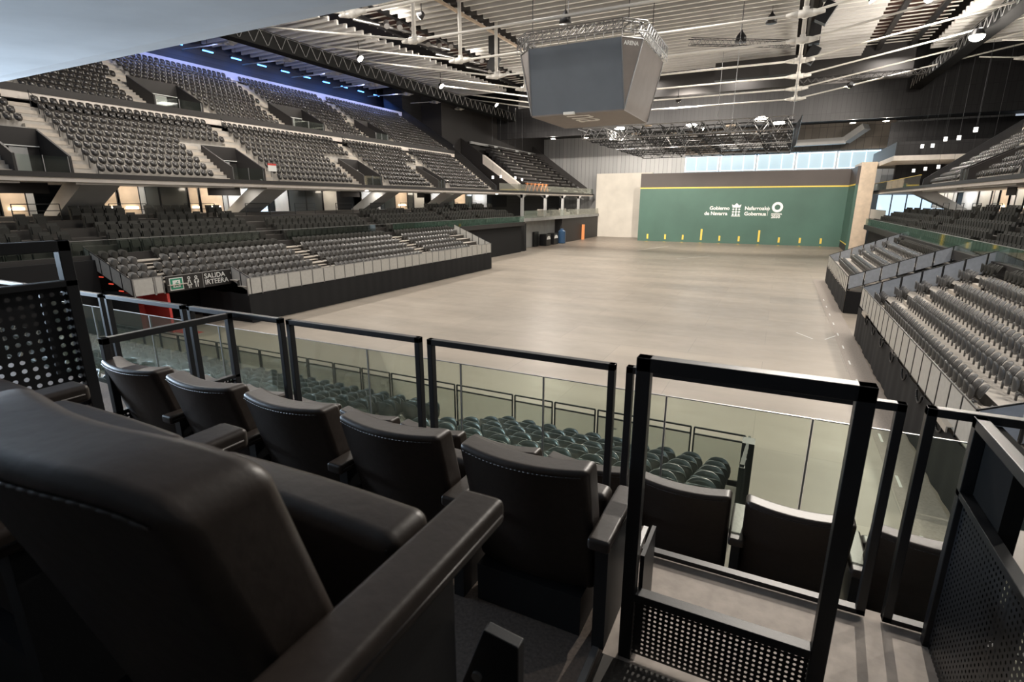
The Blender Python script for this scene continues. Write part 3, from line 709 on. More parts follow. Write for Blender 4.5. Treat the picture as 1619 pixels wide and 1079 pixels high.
tk = MB(); tk.lathe([(.5, 0), (.7, .1), (.7, 2.2), (.35, 2.5), (.3, 2.7)], (-35.9, 92.6, 0)); tag(tk.build('water_tank', 'blue'), 'blue drum standing above the equipment cases', 'drum')
tag(MB().box((-36.1, 104.2, 0), (-35.6, 104.7, 3.0)).build('orange_post', 'orange'), 'orange padded post against the dark screen wall', 'post')
cb = thing('corner_balcony', 'lower corner balcony with pale glass front beside the beige wall', 'balcony', (-38, 96, 4.4))
MB().box((-45.75, 74.5, 4.45), (-36.0, 115, 4.95)).build('balcony_slab', 'greywall', cb)
for i in range(10):
    y = 76.5+i*3.8; MB().box((-36.05, y+.05, 4.95), (-36.0, y+3.75, 6.1)).build('glass_panel', 'tglass' if i in (4, 5) else 'mesh', cb)
for i in range(4):
    x = -38.2; y = 88+i*5.2
    m_ = MB(); m_.box((x-.5, y, 5.0), (x+.3, y+3.4, 5.5)); m_.box((x-.7, y, 5.0), (x-.5, y+3.4, 6.2))
    tag(m_.build('bench_block', ('deck', 'padded', 'deck', 'padded')[i]), '%s bench block from the camera on the lower corner balcony' % ORD[i], 'bench')
# ================================================================== balcony slab + upper tiers
ZB0 = 9.05
def upper(s, ya, yb, voms, uvoms, low=True):
    W = SIDE[s]
    sl = thing('balcony_slab', 'long %s balcony edge, pale concrete below and dark band above' % W, 'slab', (SX(s, 25.1), (ya+yb)/2, 8.5))
    MB().box((SX(s, 25.1), ya, 8.62), (SX(s, 34), yb, 8.86)).build('concrete_edge', 'slab', sl)
    MB().box((SX(s, 25.0), ya, 8.86), (SX(s, 25.4), yb, 9.14)).build('dark_band', 'fascia', sl)
    rows = 10; p = 6.8/rows; r = .487
    ZB = 8.98
    te = thing('upper_terrace', 'lower band of the %s upper terrace in stepped concrete' % W, 'terrace', (SX(s, 29), (ya+min(yb, 70))/2, 9))
    d = MB(); ai = MB(); ye = 70.1
    def blocked(k, y0, y1):  # vomitory slots
        return k < 6
    cuts = sorted(voms)
    for k in range(rows):
        u, z = 25.3+k*p, ZB+k*r; y = ya
        segs = []
        if k < 6:
            for (a, b) in cuts: segs.append((y, a)); y = b
        segs.append((y, ye))
        for (a, b) in segs:
            if b > a: d.box((SX(s, u), a, z-r), (SX(s, u+p+.02), b, z))
        for (a, b) in cuts:
            for (q0, q1, top) in ((a-1.3, a, 6), (b, b+1.35, rows)):
                if k < top:
                    ai.box((SX(s, u-.02), q0, z-.02), (SX(s, u+.33), q1, z+.01)); ai.box((SX(s, u+.33), q0, z-.0), (SX(s, u+p), q1, z+r/2))
        ai.box((SX(s, u-.02), ye-1.4, z-.02), (SX(s, u+.33), ye, z+.01)); ai.box((SX(s, u+.33), ye-1.4, z), (SX(s, u+p), ye, z+r/2))
    d.build('treads', 'concrete', te); ai.build('aisle_steps', 'step', te)
    # seats of lower band
    secs = []; y = ya+.2
    for k in range(rows):
        blocks = []; y = ya+.2
        for n_, (a, b) in enumerate(cuts):
            blocks.append((y, a-1.35 if k < 6 else b-.0, n_)); y = b+1.4
        blocks.append((y, ye-1.5, len(cuts)))
        for (a, b, n_) in blocks:
            if b-a < .8: continue
            n = int((b-a)/.5)
            lb = 'dark seat, %s row of %s lower band, %s bay' % (ORD[k], W, ONES[n_])
            for i in range(n): up_spots.append((SX(s, 25.3+k*p+.30), a+(i+.5)*(b-a)/n, ZB+k*r, 0 if s < 0 else math.pi, lb+', %s from far end' % nth(n-i), lb))
    # vomitories
    def vom(a, b, u0, z0, depth, hh, lb):
        v = thing('stair_opening', lb, 'stair opening', (SX(s, u0+depth/2), (a+b)/2, z0))
        sl_ = .84
        for yy in (a, b):
            w_ = MB(); w_.prism([(SX(s, u0), z0-.1), (SX(s, u0), z0+1.1), (SX(s, u0+depth), z0+1.1+depth*sl_*.62), (SX(s, u0+depth), z0-.1)], yy-.06, yy+.06); w_.build('side_wall', 'fascia', v)
        MB().box((SX(s, u0+depth), a, z0+depth*sl_*.62+.1), (SX(s, u0+depth-.1), b, z0+1.1+depth*sl_*.62)).build('lintel', 'fascia', v)
        MB().box((SX(s, u0+depth-.12), a, z0+depth*sl_*.62+.04), (SX(s, u0+depth-.02), b, z0+depth*sl_*.62+.10)).build('white_strip', 'white', v)
        MB().box((SX(s, u0+depth+.0), a, z0-1), (SX(s, u0+depth+.05), b, z0+depth*sl_*.62+.1)).build('dark_interior', 'roofdark', v)
        MB().box((SX(s, u0+depth-.02), a+(b-a)*.42, z0), (SX(s, u0+depth-.06), a+(b-a)*.75, z0+depth*sl_*.62)).build('door', 'palecol', v)
        MB().box((SX(s, u0), a, z0-.2), (SX(s, u0+depth), b, z0)).build('landing', 'fascia', v)
        MB().box((SX(s, u0+.05), a+.06, z0), (SX(s, u0+.08), b-.06, z0+1.05)).build('glass_guard', 'tglass', v)
        for y in (a+.1, (a+b)/2, b-.1): MB().bar((SX(s, u0+.05), y, z0), (SX(s, u0+.05), y, z0+1.08), .035).build('glass_post', 'steel', v)
    for n_, (a, b) in enumerate(cuts): vom(a, b, 25.35, ZB, 3.2, 2, '%s dark stair opening in lower band of the %s upper terrace' % (ORD[n_].replace('front', 'nearest'), W))
    # dividing ledge and upper band
    lg = thing('dividing_ledge', 'pale ledge and dark fascia between the two bands of the %s upper terrace' % W, 'ledge', (SX(s, 32.2), (ya+ye)/2, 14))
    MB().box((SX(s, 32.15), ya, 13.9), (SX(s, 32.6), ye+.4, 14.35)).build('pale_edge', 'slab', lg)
    MB().box((SX(s, 32.1), ya, 14.35), (SX(s, 32.3), ye+.4, 14.8)).build('dark_band', 'fascia', lg)
    rows2 = 12; p2 = 9.2/rows2; r2 = .47; z2 = 14.45
    te2 = thing('upper_terrace', 'topmost band of the %s upper terrace in stepped concrete' % W, 'terrace', (SX(s, 37), (ya+ye)/2, 14.3))
    d = MB(); ai = MB()
    for k in range(rows2):
        u, z = 32.3+k*p2, z2+k*r2; y = ya; segs = []
        if k < 5:
            for (a, b) in uvoms: segs.append((y, a)); y = b
        segs.append((y, ye))
        for (a, b) in segs: d.box((SX(s, u), a, z-r2), (SX(s, u+p2+.02), b, z))
        for (a, b) in uvoms:
            for (q0, q1, t0, t1) in ((a-1.4, a, 0, 6), (a-.2, a+1.1, 5, rows2), (b, b+1.3, 0, 5)):
                if t0 <= k < t1: ai.box((SX(s, u-.02), q0, z-.02), (SX(s, u+.35), q1, z+.01)); ai.box((SX(s, u+.35), q0, z), (SX(s, u+p2), q1, z+r2/2))
        ai.box((SX(s, u-.02), ye-1.2, z-.02), (SX(s, u+.35), ye, z+.01)); ai.box((SX(s, u+.35), ye-1.2, z), (SX(s, u+p2), ye, z+r2/2))
        blocks = []; y = ya+.2
        for n_, (a, b) in enumerate(uvoms):
            blocks.append((y, a-1.45 if k < 5 else a-.25, n_)); y = b+1.35 if k < 5 else a+1.15
        blocks.append((y, ye-1.3, len(uvoms)))
        for (a, b, n_) in blocks:
            if b-a < .8: continue
            n = int((b-a)/.5); lb = 'dark seat, %s row of %s top band, %s bay' % (ORD[k], W, ONES[n_])
            for i in range(n): up_spots.append((SX(s, u+.30), a+(i+.5)*(b-a)/n, z, 0 if s < 0 else math.pi, lb+', %s from far end' % nth(n-i), lb))
    d.build('treads', 'concrete', te2); ai.build('aisle_steps', 'step', te2)
    for n_, (a, b) in enumerate(uvoms): vom(a, b, 32.35, z2, 3.2, 2, '%s stair opening of the topmost band, %s upper terrace' % (ORD[n_].replace('front', 'nearest'), W))
    MB().box((SX(s, 41.45), ya, 20.0), (SX(s, 41.7), ye, 20.75)).build('top_wall_band', 'bluewhite', te2)
    # sloping end guard
    eg = thing('end_guard', 'dark sloping guard wall closing the far end of the %s upper terrace' % W, 'guard', (SX(s, 33), ye+.2, 9))
    gm = MB(); gm.prism([(SX(s, 25.2), 9.0), (SX(s, 25.2), 9.75), (SX(s, 32.3), 15.3), (SX(s, 32.3), 13.4)], ye+.02, ye+.2); gm.build('lower_guard', 'black', eg)
    gm = MB(); gm.prism([(SX(s, 32.3), 13.6), (SX(s, 32.3), 15.6), (SX(s, 41.7), 21.4), (SX(s, 41.7), 19.0)], ye+.02, ye+.2); gm.build('upper_guard', 'black', eg)
    MB().box((SX(s, 41.7), ya, 9), (SX(s, 41.6), ye, 20)).build('back_lining', 'fascia', eg)
    hr = MB()
    for (a, b) in cuts:
        for k in range(0, rows, 2):
            z = ZB+k*r; u = 25.3+k*p
            if inview((SX(s, u), b+.7, z), 0):
                hr.tube((SX(s, u+.1), b+1.37, z), (SX(s, u+.1), b+1.37, z+.95), .022, 5); hr.tube((SX(s, u+.1), b+1.37, z+.95), (SX(s, u+p*1.4), b+1.37, z+.95+r*1.2), .022, 5); hr.tube((SX(s, u+p*1.4), b+1.37, z+r), (SX(s, u+p*1.4), b+1.37, z+.95+r*1.2), .022, 5)
    if hr.v: hr.build('aisle_handrails', 'powder', te)
upper(-1, 2, 115, [(1.5, 3.2), (14.9, 17.55), (28.0, 30.9), (42.5, 45.25), (55.6, 57.1)], [(13.9, 17.5), (27.3, 31.2), (40.6, 44.8), (53, 55.3)])
upper(1, 30, 104, [(41.8, 44.6), (55.6, 57.6)], [(41, 44.8), (54.5, 57)])
nt_ = thing('notice_board', 'small white notice with red edge on the glass of the second lower stair opening', 'notice', (SX(-1, 25.2), 31.6, 9.9))
MB().box((SX(-1, 25.28), 31.2, 9.9), (SX(-1, 25.24), 32.0, 10.35)).build('white_sheet', 'white', nt_)
MB().box((SX(-1, 25.24), 31.2, 10.35), (SX(-1, 25.28), 32.0, 10.5)).build('red_edge', 'red', nt_)
MB().tube((SX(-1, 25.27), 31.6, 9.0), (SX(-1, 25.27), 31.6, 9.9), .02, 5).build('notice_post', 'steel', nt_)
# ---- underside of slab, back-of-house wall with lit rooms (left)
def rooms(s, seq):
    W = SIDE[s]; X = SX(s, 31.8); cnt = {}
    struct('wall_%s_concourse' % W, MB().box((SX(s, 34.6), 4, 6.2), (SX(s, 34.8), 112, 8.7)), 'dwallx', 'dark back wall of the %s concourse' % W, keep=True)
    names = {'lit': ('lit_niche', 'wood'), 'col': ('concourse_column', 'palecol'), 'gls': ('glazed_door', 'greyglass'), 'blk': ('dark_drape', 'curtain'), 'pale': ('pale_partition', 'slab'), 'day': ('daylight_screen', 'bright'), 'fr': ('frosted_partition', 'fpanel')}
    lbl = {'lit': 'warm lit beige niche', 'col': 'pale concrete column', 'gls': 'dark glazed door', 'blk': 'black drape', 'pale': 'pale partition', 'day': 'bluish daylit screen', 'fr': 'greyish frosted partition'}
    for k, a, b in seq:
        cnt[k] = cnt.get(k, 0)+1
        t_ = thing(names[k][0], '%s %s from the near end of the %s concourse' % (nth(cnt[k]), lbl[k], W), names[k][0].split('_')[-1], (X, (a+b)/2, 6.6))
        MB().box((X-.05, a, 6.6), (X+.05, b, 8.61)).build('panel', names[k][1], t_)
        f = MB(); f.box((X-.07, a, 6.6), (X+.07, a+.07, 8.61)); f.box((X-.07, b-.07, 6.6), (X+.07, b, 8.61)); f.build('frame', 'powder' if k in ('lit', 'gls', 'fr') else names[k][1], t_)
        if k == 'lit':
            MB().box((X-s*.06, a+(b-a)*.25, 6.98), (X-s*.2, a+(b-a)*.8, 7.12)).build('wall_light', 'warmglow', t_)
        if k in ('lit', 'pale', 'day', 'fr', 'col'):
            light('AREA', (X-s*1.2, (a+b)/2, 8.55), (16 if k != 'day' else 24)*(b-a), (1, .87, .70) if k in ('lit', 'fr') else (.85, .93, 1), (b-a)*.8, (X, (a+b)/2, 7.2), sy=.4)
rooms(-1, [('lit', 12.0, 13.9), ('lit', 14.2, 16.1), ('lit', 16.2, 17.6), ('col', 17.6, 18.0), ('blk', 19.7, 21.9), ('lit', 22.0, 23.0), ('lit', 23.1, 24.6), ('col', 24.6, 25.0), ('gls', 25.0, 26.1), ('gls', 26.1, 28.3), ('lit', 28.4, 29.3), ('lit', 29.4, 31.5), ('col', 31.5, 31.9), ('pale', 32.0, 33.8), ('day', 33.9, 36.0), ('blk', 36.0, 36.8), ('pale', 36.9, 38.5), ('gls', 38.6, 40.8), ('gls', 40.8, 43.0), ('fr', 43.1, 45.2), ('blk', 45.2, 47.8), ('pale', 49.1, 52.3), ('gls', 52.4, 55.2), ('lit', 55.2, 57.7), ('gls', 57.8, 59.0), ('fr', 59.1, 61.5), ('pale', 63.1, 65.9), ('gls', 66.0, 69.0), ('lit', 69.1, 72.3), ('gls', 72.4, 74.3), ('pale', 74.4, 79.1), ('blk', 79.2, 86.3)])
rooms(1, [('fr', 50, 53), ('pale', 53.1, 57), ('fr', 57.2, 61), ('lit', 61.2, 64.0), ('fr', 64.3, 66.2), ('pale', 66.4, 67.4), ('lit', 68.0, 70.3), ('fr', 70.8, 72.2), ('pale', 72.3, 72.7), ('fr', 73.1, 76.9), ('pale', 77.4, 83.0), ('pale', 85.6, 87.0), ('fr', 87.2, 90.0), ('pale', 90.2, 91.4), ('fr', 91.6, 97.3)])
for i in range(5): tag(MB().box((13.2+i*1.9, 101.5, 5.09), (14.9+i*1.9, 101.6, 8.5)).build('daylight_screen', 'bright'), '%s bright daylit glazed screen behind the far right balcony' % nth(i+1), 'screen')
# inclined undersides of the stair openings
for i, (s, y) in enumerate(((-1, 19.3), (-1, 32.5), (-1, 48.0), (-1, 61.5), (1, 80))):
    u = MB(); u.prism([(SX(s, 25.9), 8.62), (SX(s, 28.2), 8.62), (SX(s, 31.4), 6.7), (SX(s, 31.4), 6.2), (SX(s, 30.6), 6.2)], y-1.1, y+1.1)
    tag(u.build('stair_underside', 'palecol'), '%s sloping concrete stair underside below the %s balcony' % (nth(i+1 if i < 4 else i-3), SIDE[s]), 'stair')
# ceiling spots under the slab
for s in (-1, 1):
    for i in range(9):
        y = 40+i*4.1
        if not inview((SX(s, 27), y, 8.6), 0): continue
        o = MB().tube((SX(s, 26.5), y, 8.615), (SX(s, 26.5), y, 8.58), .16, 10).build('recessed_spot', 'lampglow'); tag(o, '%s small round recessed spot under the %s balcony' % (nth(i+1), SIDE[s]), 'light', 'recessed spots under the %s balcony' % SIDE[s])
for y in (14, 22, 30, 38, 46, 54, 62, 70):
    light('AREA', (SX(-1, 27.5), y, 8.55), 60, (1, .92, .82), 1.2, (SX(-1, 27.5), y, 0))
    if y > 30: light('AREA', (SX(1, 27.5), y+6, 8.55), 45, (1, .92, .82), 1.2, (SX(1, 27.5), y+6, 0))
# ---- far left corner: pale stair flank, dark seats band, upper terrace
cs = MB(); cs.prism([(-37.6, 9.2), (-37.6, 10.3), (-44.0, 14.8), (-44.0, 13.4)], 77.6, 78.4); tag(cs.build('stair_flank', 'slab'), 'pale sloping stair flank in the far left corner', 'stair')
ct = thing('corner_terrace', 'dark corner terrace of seats between pale stair flank and silver wall', 'terrace', (-44, 96, 9))
cd = MB(); cst = MB()
for k in range(12):
    x, z = -38.4-k*.95, 9.5+k*.66
    y0 = 82.5+k*.6
    cd.box((x-.97, y0, z-.66), (x, 111.5, z))
    lb = 'dark seat, %s row of corner terrace' % ORD[k]
    for (a, b) in ((y0+.2, 91.5), (93, 100.5), (102, 106.5), (108, 111)):
        n = int((b-a)/.55)
        for i in range(n): up_spots.append((x-.5, a+(i+.5)*(b-a)/n, z, 0, lb, lb))
    for y in (92.2, 101.2, 107.3): cst.box((x-.5, y-.5, z-.05), (x+.01, y+.5, z+.12))
cd.build('treads', 'fascia', ct); cst.build('aisle_steps', 'slab', ct)
MB().box((-50.2, 84, 17.3), (-49.9, 112, 17.7)).build('top_rail_band', 'palecol', ct)
w_ = MB(); w_.prism([(-37.8, 9.3), (-37.8, 10.3), (-50.5, 19.2), (-50.5, 17.2)], 111.6, 111.9); w_.build('end_guard', 'fascia', ct)
w_ = MB(); w_.prism([(-38.6, 9.2), (-38.6, 10.0), (-50.5, 18.0), (-50.5, 9.2)], 81.6, 81.8); w_.build('near_guard', 'fascia', ct)
MB().box((-60, 76, 9.2), (-50.6, 117.9, 24)).build('back_wall', 'roofdark', ct)
gg = thing('corner_glass_railing', 'glass railing on the balcony edge in front of the corner terrace', 'glass railing', (-37.5, 92, 9.1))
for i in range(11): MB().box((-37.5, 71+i*4.0, 9.14), (-37.46, 71+i*4.0+3.9, 10.15)).build('glass_panel', 'tglass' if i > 2 else 'mesh', gg)
om = MB()
for i in range(6): om.bar((-38.2, 81.5+i*1.6, 9.2), (-38.2, 82.3+i*1.6, 10.5), .12); om.bar((-38.2, 83.1+i*1.6, 9.2), (-38.2, 82.3+i*1.6, 10.5), .12)
om.bar((-38.2, 81.5, 10.4), (-38.2, 91, 10.4), .1); tag(om.build('orange_trestles', 'orange'), 'orange folding trestles stacked on the corner balcony', 'trestle')
# columns holding the far corner balcony
for i, y in enumerate((79, 88.5, 97, 106)):
    c = MB().box((-37.9, y, 4.95), (-37.5, y+.5, 8.62)); c.prism([(-38.9, 8.62), (-36.9, 8.62), (-37.5, 8.1), (-37.9, 8.1)], y, y+.5)
    tag(c.build('balcony_column', 'palecol'), 'pale T shaped column of the corner balcony, %s from the camera' % ORD[i].replace('front', 'first'), 'column')
bw = MB().box((-46, 74, 4.9), (-45.8, 116, 8.7)); tag(bw.build('corner_back_wall', 'dwallx'), 'dark back wall behind the lower corner balcony', 'wall')
# ---- far right corner: stepped dark mezzanine with pale soffit edge
mz = thing('mezzanine', 'dark panelled mezzanine with pale underside edge, far right corner', 'mezzanine', (16, 100, 12))
MB().box((12.2, 86, 13.2), (30, 106, 14.9)).build('parapet', 'dwall', mz); MB().box((12.1, 85.9, 12.6), (30, 106, 13.2)).build('pale_edge', 'slab', mz)
MB().box((14, 96, 9.1), (30, 97, 12.6)).build('recess_wall', 'dwall', mz)
MB().box((13.6, 104, 15.0), (30, 104.3, 19.3)).build('upper_wall', 'dwall', mz); MB().box((14.5, 103.8, 14.9), (21, 103.95, 16.0)).build('blue_glazing', 'glow', mz)
gr2 = thing('corner_glass_railing', 'green glass railing with yellow top rail, far right balcony', 'glass railing', (12.7, 88, 9.1))
for i in range(8): MB().box((12.66, 71+i*4.2, 9.14), (12.7, 71+i*4.2+4.1, 10.2)).build('glass_panel', 'tglass', gr2)
MB().box((12.6, 71, 10.2), (12.76, 104.5, 10.25)).build('top_rail', 'yellow', gr2)  # top rail in yellow paint
rb = MB().box((11.95, 84.1, 4.6), (24, 104, 5.09)); tag(rb.build('low_balcony_beam', 'fascia'), 'dark low balcony slab right of the beige pier', 'balcony')
tag(MB().box((11.95, 84, 5.1), (12.05, 97, 6.4)).build('low_balcony_front', 'fpanel'), 'pale ribbed balcony front right of the beige pier', 'balcony')
# pendants on long wires
def pendant(x, y, z, lb, grp, n):
    p = thing('pendant_lamp', nth(n+1)+' '+lb, 'lamp', (x, y, z), grp)
    MB().tube((x, y, z+.35), (x, y, 22), .012, 4).build('wire', 'powder', p); MB().tube((x, y, z), (x, y, z+.22), .17, 10).build('shade', 'pendglow', p); MB().tube((x, y, z+.26), (x, y, z+.42), .17, 10).build('second_shade', 'pendglow', p)
for i in range(9): pendant(13.6+i*.25, 101-i*4.2, 13.6+(.0 if i % 2 else .3), 'tall hung twin pendant lamp in front of the right mezzanine', 'high pendants on the right', i)
for i in range(6): pendant(15.5+i*.5, 92-i*4.2, 11.4, 'low hung twin pendant lamp over the right balcony', 'low pendants on the right', i)
for i in range(5): pendant(-40.2, 74+i*2.6, 10.9+.2*(i % 2), 'twin pendant lamp on a long wire in the far left corner', 'pendants in the far left corner', i)
# seats
sp_ = MB(); pm = padseat_mesh(); proto = pm.build('padded_chair', 'padded', None, keep=True); tag(proto, 'x', 'seat')
sp = [s for s in pad_spots if inview((s[0], s[1], s[2]+.6), 20)]; sp.sort(key=lambda s: (Vector(s[:3])-camo.location).length)
for s in sp[:300]: dup(proto, s[:3], s[3], s[4], s[5])
if sp[300:]:
    o_ = MB()
    for s in sp[300:]: o_.merge(pm, T(s[0], s[1], s[2], 0, s[3]))
    tag(o_.build('padded_chair_mass', 'padded'), 'padded seats at the far ends of the fixed terraces', 'seat', None, 'stuff')
remove_tree(proto)
place('terrace_seat', 'seat', 'far', 'dseat', up_spots, 300, False, 'hundreds of dark tip-up seats further away on the upper terraces')
# ================================================================== roof
ys = [10.6+6.95*i for i in range(11)]
for i, y in enumerate(ys):
    if y > 84: continue
    t_ = thing('roof_truss', '%s white rod truss from the camera, hung across the hall' % nth(i+1), 'truss', (-14, y, 20))
    A, B, C_, D_ = -27.9, -.1, -49.5, 22.0
    ro = MB(); ro.smooth = True
    for (p, q, r_) in (((C_, y, 24.0), (A, y, 20), .085), ((A, y, 20), (B, y, 20), .095), ((B, y, 20), (D_, y, 24.0), .085), ((-57, y, 22.6), (C_, y, 22.4), .07), ((C_, y, 22.4), (-45.5, y, 22.9), .07), ((29, y, 22.6), (D_-.3, y, 22.4), .07), ((D_-.3, y, 22.4), (17.5, y, 22.9), .07), ((20, y, 24.4), (32, y, 24.2), .07)): ro.tube(p, q, r_, 8)
    ro.build('tie_rod', 'rodwhite', t_)
    for x, zb, zt in ((A, 20, 26.4), (B, 20, 27), (C_, 22.4, 24.5), (D_-.3, 22.4, 24.5)):
        pm_ = MB(); pm_.smooth = True; pm_.tube((x, y, zb), (x, y, zt), .17 if zb == 20 else .11, 10); pm_.build('post', 'rodwhite', t_)
        nd = MB(); nd.smooth = True
        nd.tube((x-1.2, y, zb), (x-.45, y, zb), .10, 10, .25); nd.tube((x-.45, y, zb), (x+.45, y, zb), .25, 10); nd.tube((x+.45, y, zb), (x+1.2, y, zb), .25, 10, .10)
        nd.tube((x, y, zb-.27), (x, y, zb+.4), .22, 10); nd.build('cast_node', 'rodwhite', t_)
# baffles
GROUPS = [(-59, -51.6, 24.2, 'over the left terrace'), (-51, -41.6, 24.5, 'outer left bay'), (-35, -29.2, 24.5, 'inner left bay'), (-28.4, -.7, 24.9, 'centre bay'), (1.2, 6.4, 24.5, 'inner right bay'), (13.1, 23.5, 24.5, 'outer right bay'), (24, 33.5, 24.2, 'over the right terrace')]
nb = 0
for (a, b, z, w_) in GROUPS:
    src = None; cnt_ = 0
    for i in reversed(range(62)):
        y = 8+i*1.22
        if y > 82.4 or (a < -55 and y > 70): continue
        if not any(inview((x, y, z), 30) for x in (a, (3*a+b)/4, (a+b)/2, (a+3*b)/4, b)): continue
        if src is None:
            m_ = MB(); m_.box((a, -.12, z), (b, .12, z+.44)); src = bpy.data.meshes.new('baffle'); src.from_pydata(m_.v, [], m_.f); src.materials.append(M['baffle'])
        o = bpy.data.objects.new('ceiling_baffle', src); COL.objects.link(o); o.location = (0, y, 0); nb += 1; cnt_ += 1
        tag(o, '%s pale ceiling baffle from the far end, %s' % (nth(cnt_), w_), 'baffle', 'ceiling baffles, '+w_)
print('baffles', nb)
for (x, lb) in ((-28.8, 'left'), (.3, 'right')):
    tag(MB().box((x-.12, 8, 24.3), (x+.12, 82, 24.5)).build('timber_rail', 'wood' if x < 0 else 'fascia'), 'long narrow rail along the %s edge of the centre ceiling bay' % lb, 'rail')
# brown service strips with ducts and rails between bays
for (a, b, lb) in ((-41.4, -35.2, 'left'), (6.6, 12.9, 'right')):
    t_ = thing('service_strip', 'brown steel service strip with bars between the %s ceiling bays' % lb, 'ceiling services', ((a+b)/2, 45, 25))
    MB().box((a, 8, 26.6), (b, 84, 26.8)).build('brown_deck', 'rust', t_)
    g = MB()
    for i in range(56): g.box((a, 10+i*1.3, 25.6), (b, 10.08+i*1.3, 25.7))
    g.build('cross_bars', 'rodwhite', t_)
    g = MB()
    for x in (a+1.5, b-1.5): g.bar((x, 8, 25.3), (x, 84, 25.3), .5, .35)
    g.build('cable_tray', 'black', t_)
for i in range(6):
    y = 33+i*7; x = -37.5
    t_ = thing('roof_fan', '%s cluster of silver drum fans and pipes in the left service strip' % nth(i+1), 'fan', (x, y, 24))
    for j in range(3): MB().tube((x+j*.9, y+j*.9, 24.8), (x+j*.9+.4, y+j*.9-.4, 24.3), .28, 12).build('drum', 'steel', t_)
    MB().tube((x-2, y-2.5, 24.7), (x+1, y+3, 24.5), .14, 10).build('pipe', 'steel', t_)
def boxtruss(name, p, q, w_, h, lb, cat, m='black', step=1.2, foot=None, r=.05, cross='steel'):
    t_ = thing(name, lb, cat, tuple((Vector(p)+Vector(q))/2)); p = Vector(p); q = Vector(q); d = (q-p).normalized(); sd = d.cross(Vector((0, 0, 1))).normalized()*w_/2; up = Vector((0, 0, h))
    c = MB()
    for o in (-sd, sd):
        c.tube(p+o, q+o, r, 5); c.tube(p+o+up, q+o+up, r, 5)
    c.build('chords', m, t_)
    L_ = (q-p).length; n = max(1, int(L_/step)); br = MB()
    for i in range(n):
        a = p+d*(L_*i/n); b = p+d*(L_*(i+1)/n)
        for o in (-sd, sd): br.tube(a+o, (a+b)/2+o+up, r*.7, 4); br.tube((a+b)/2+o+up, b+o, r*.7, 4)
        if not foot: br.tube(a-sd, b+sd, r*.6, 4)
    br.build('lacing', cross, t_)
    if foot: m = 'matteblack'; b2 = MB(); b2.bar(p, q, w_*1.1, .16); b2.bar(p+up*.5-sd*.9, q+up*.5-sd*.9, .02, h*.9); b2.bar(p+up*.5+sd*.9, q+up*.5+sd*.9, .02, h*.9); b2.build('dark_walkway', 'matteblack', t_)
    return t_
boxtruss('catwalk', (-45.5, 10, 21.6), (-45.8, 92, 21.6), 1.1, 1.3, 'black lattice catwalk running the length of the left roof', 'catwalk', foot=True, step=1.5)
boxtruss('catwalk', (16.5, 10, 22.4), (14.0, 92, 22.0), 1.1, 1.2, 'dark ribbed catwalk running the length of the right roof', 'catwalk', foot=True, step=1.5)
# floodlight housings
k = 0
for loc, aim, pw in FLOODS:
    k += 1
    if not inview(loc, 0): continue
    t_ = thing('floodlight', '%s round black roof floodlight counted along the lighting rig' % nth(k), 'floodlight', loc)
    d = (Vector(aim)-Vector(loc)).normalized(); p = Vector(loc)
    MB().tube(p-d*.7, p-d*.3, .22, 12, .38).build('housing', 'black', t_); MB().tube(p-d*.3, p-d*.27, .36, 12).build('lens', 'lampglow', t_)
    MB().tube(p-d*.5, p-d*.5+Vector((0, 0, 1.6)), .04, 5).build('hanger', 'black', t_)
FLOODS.append(KEY)
# very bright floods seen in the photo
for (x, y, z, r_, pw, lb) in ((13.2, 62.5, 21.2, .6, 4200, 'dazzling floodlight below the right catwalk'), (-28.0, 66, 18.9, .3, 2500, 'bright floodlight on a rod node left of the screen cube'), (8.5, 57, 23.0, .3, 1500, 'smaller bright floodlight above the dazzling one'), (-38.4, 35.8, 23.6, .25, 900, 'bright lamp at the edge of the overhead soffit'), (-13, 96, 19.0, .25, 600, 'small lamp beyond the screen cube')):
    t_ = thing('floodlight', lb, 'floodlight', (x, y, z)); MB().tube((x, y, z), (x, y, z+.5), r_, 14, r_*.6).build('housing', 'black', t_)
    g = MB(); g.smooth = True; g.lathe([(r_*.95*math.cos(a), -r_*.7*math.sin(a)) for a in [i*math.pi/12 for i in range(6)]], (x, y, z), 14); g.build('lens', 'lampglow', t_)
    light('POINT', (x, y, z-r_-.15), pw, WARM, r_*.6)
# blue fluorescent tubes along the top left wall
for i in range(13):
    y = 28+i*3.4
    if not inview((-58, y, 23.4), 40): continue
    t_ = thing('blue_tube_light', '%s blue fluorescent tube along the top left wall' % nth(i+1), 'light', (-57.5, y, 23.2), 'blue tubes along the top left wall')
    MB().tube((-57.5, y-.6, 23.2), (-57.5, y+.6, 23.2), .07, 6).build('tube', 'blueglow', t_); MB().tube((-57.5, y, 23.38), (-57.5, y, 28.2), .03, 4).build('hanger_rod', 'powder', t_); MB().box((-57.7, y-.7, 23.25), (-57.3, y+.7, 23.4)).build('bracket', 'powder', t_)
    if i % 2 == 0: light('AREA', (-57.2, y, 22.9), 260, (.08, .25, 1), 2.5, (-59, y, 20), sy=.3)
for y in range(30, 72, 6): light('AREA', (-51.5, y, 22.6), 120, (.35, .45, 1), 4, (-54.0, y, 20.4), sy=.3)
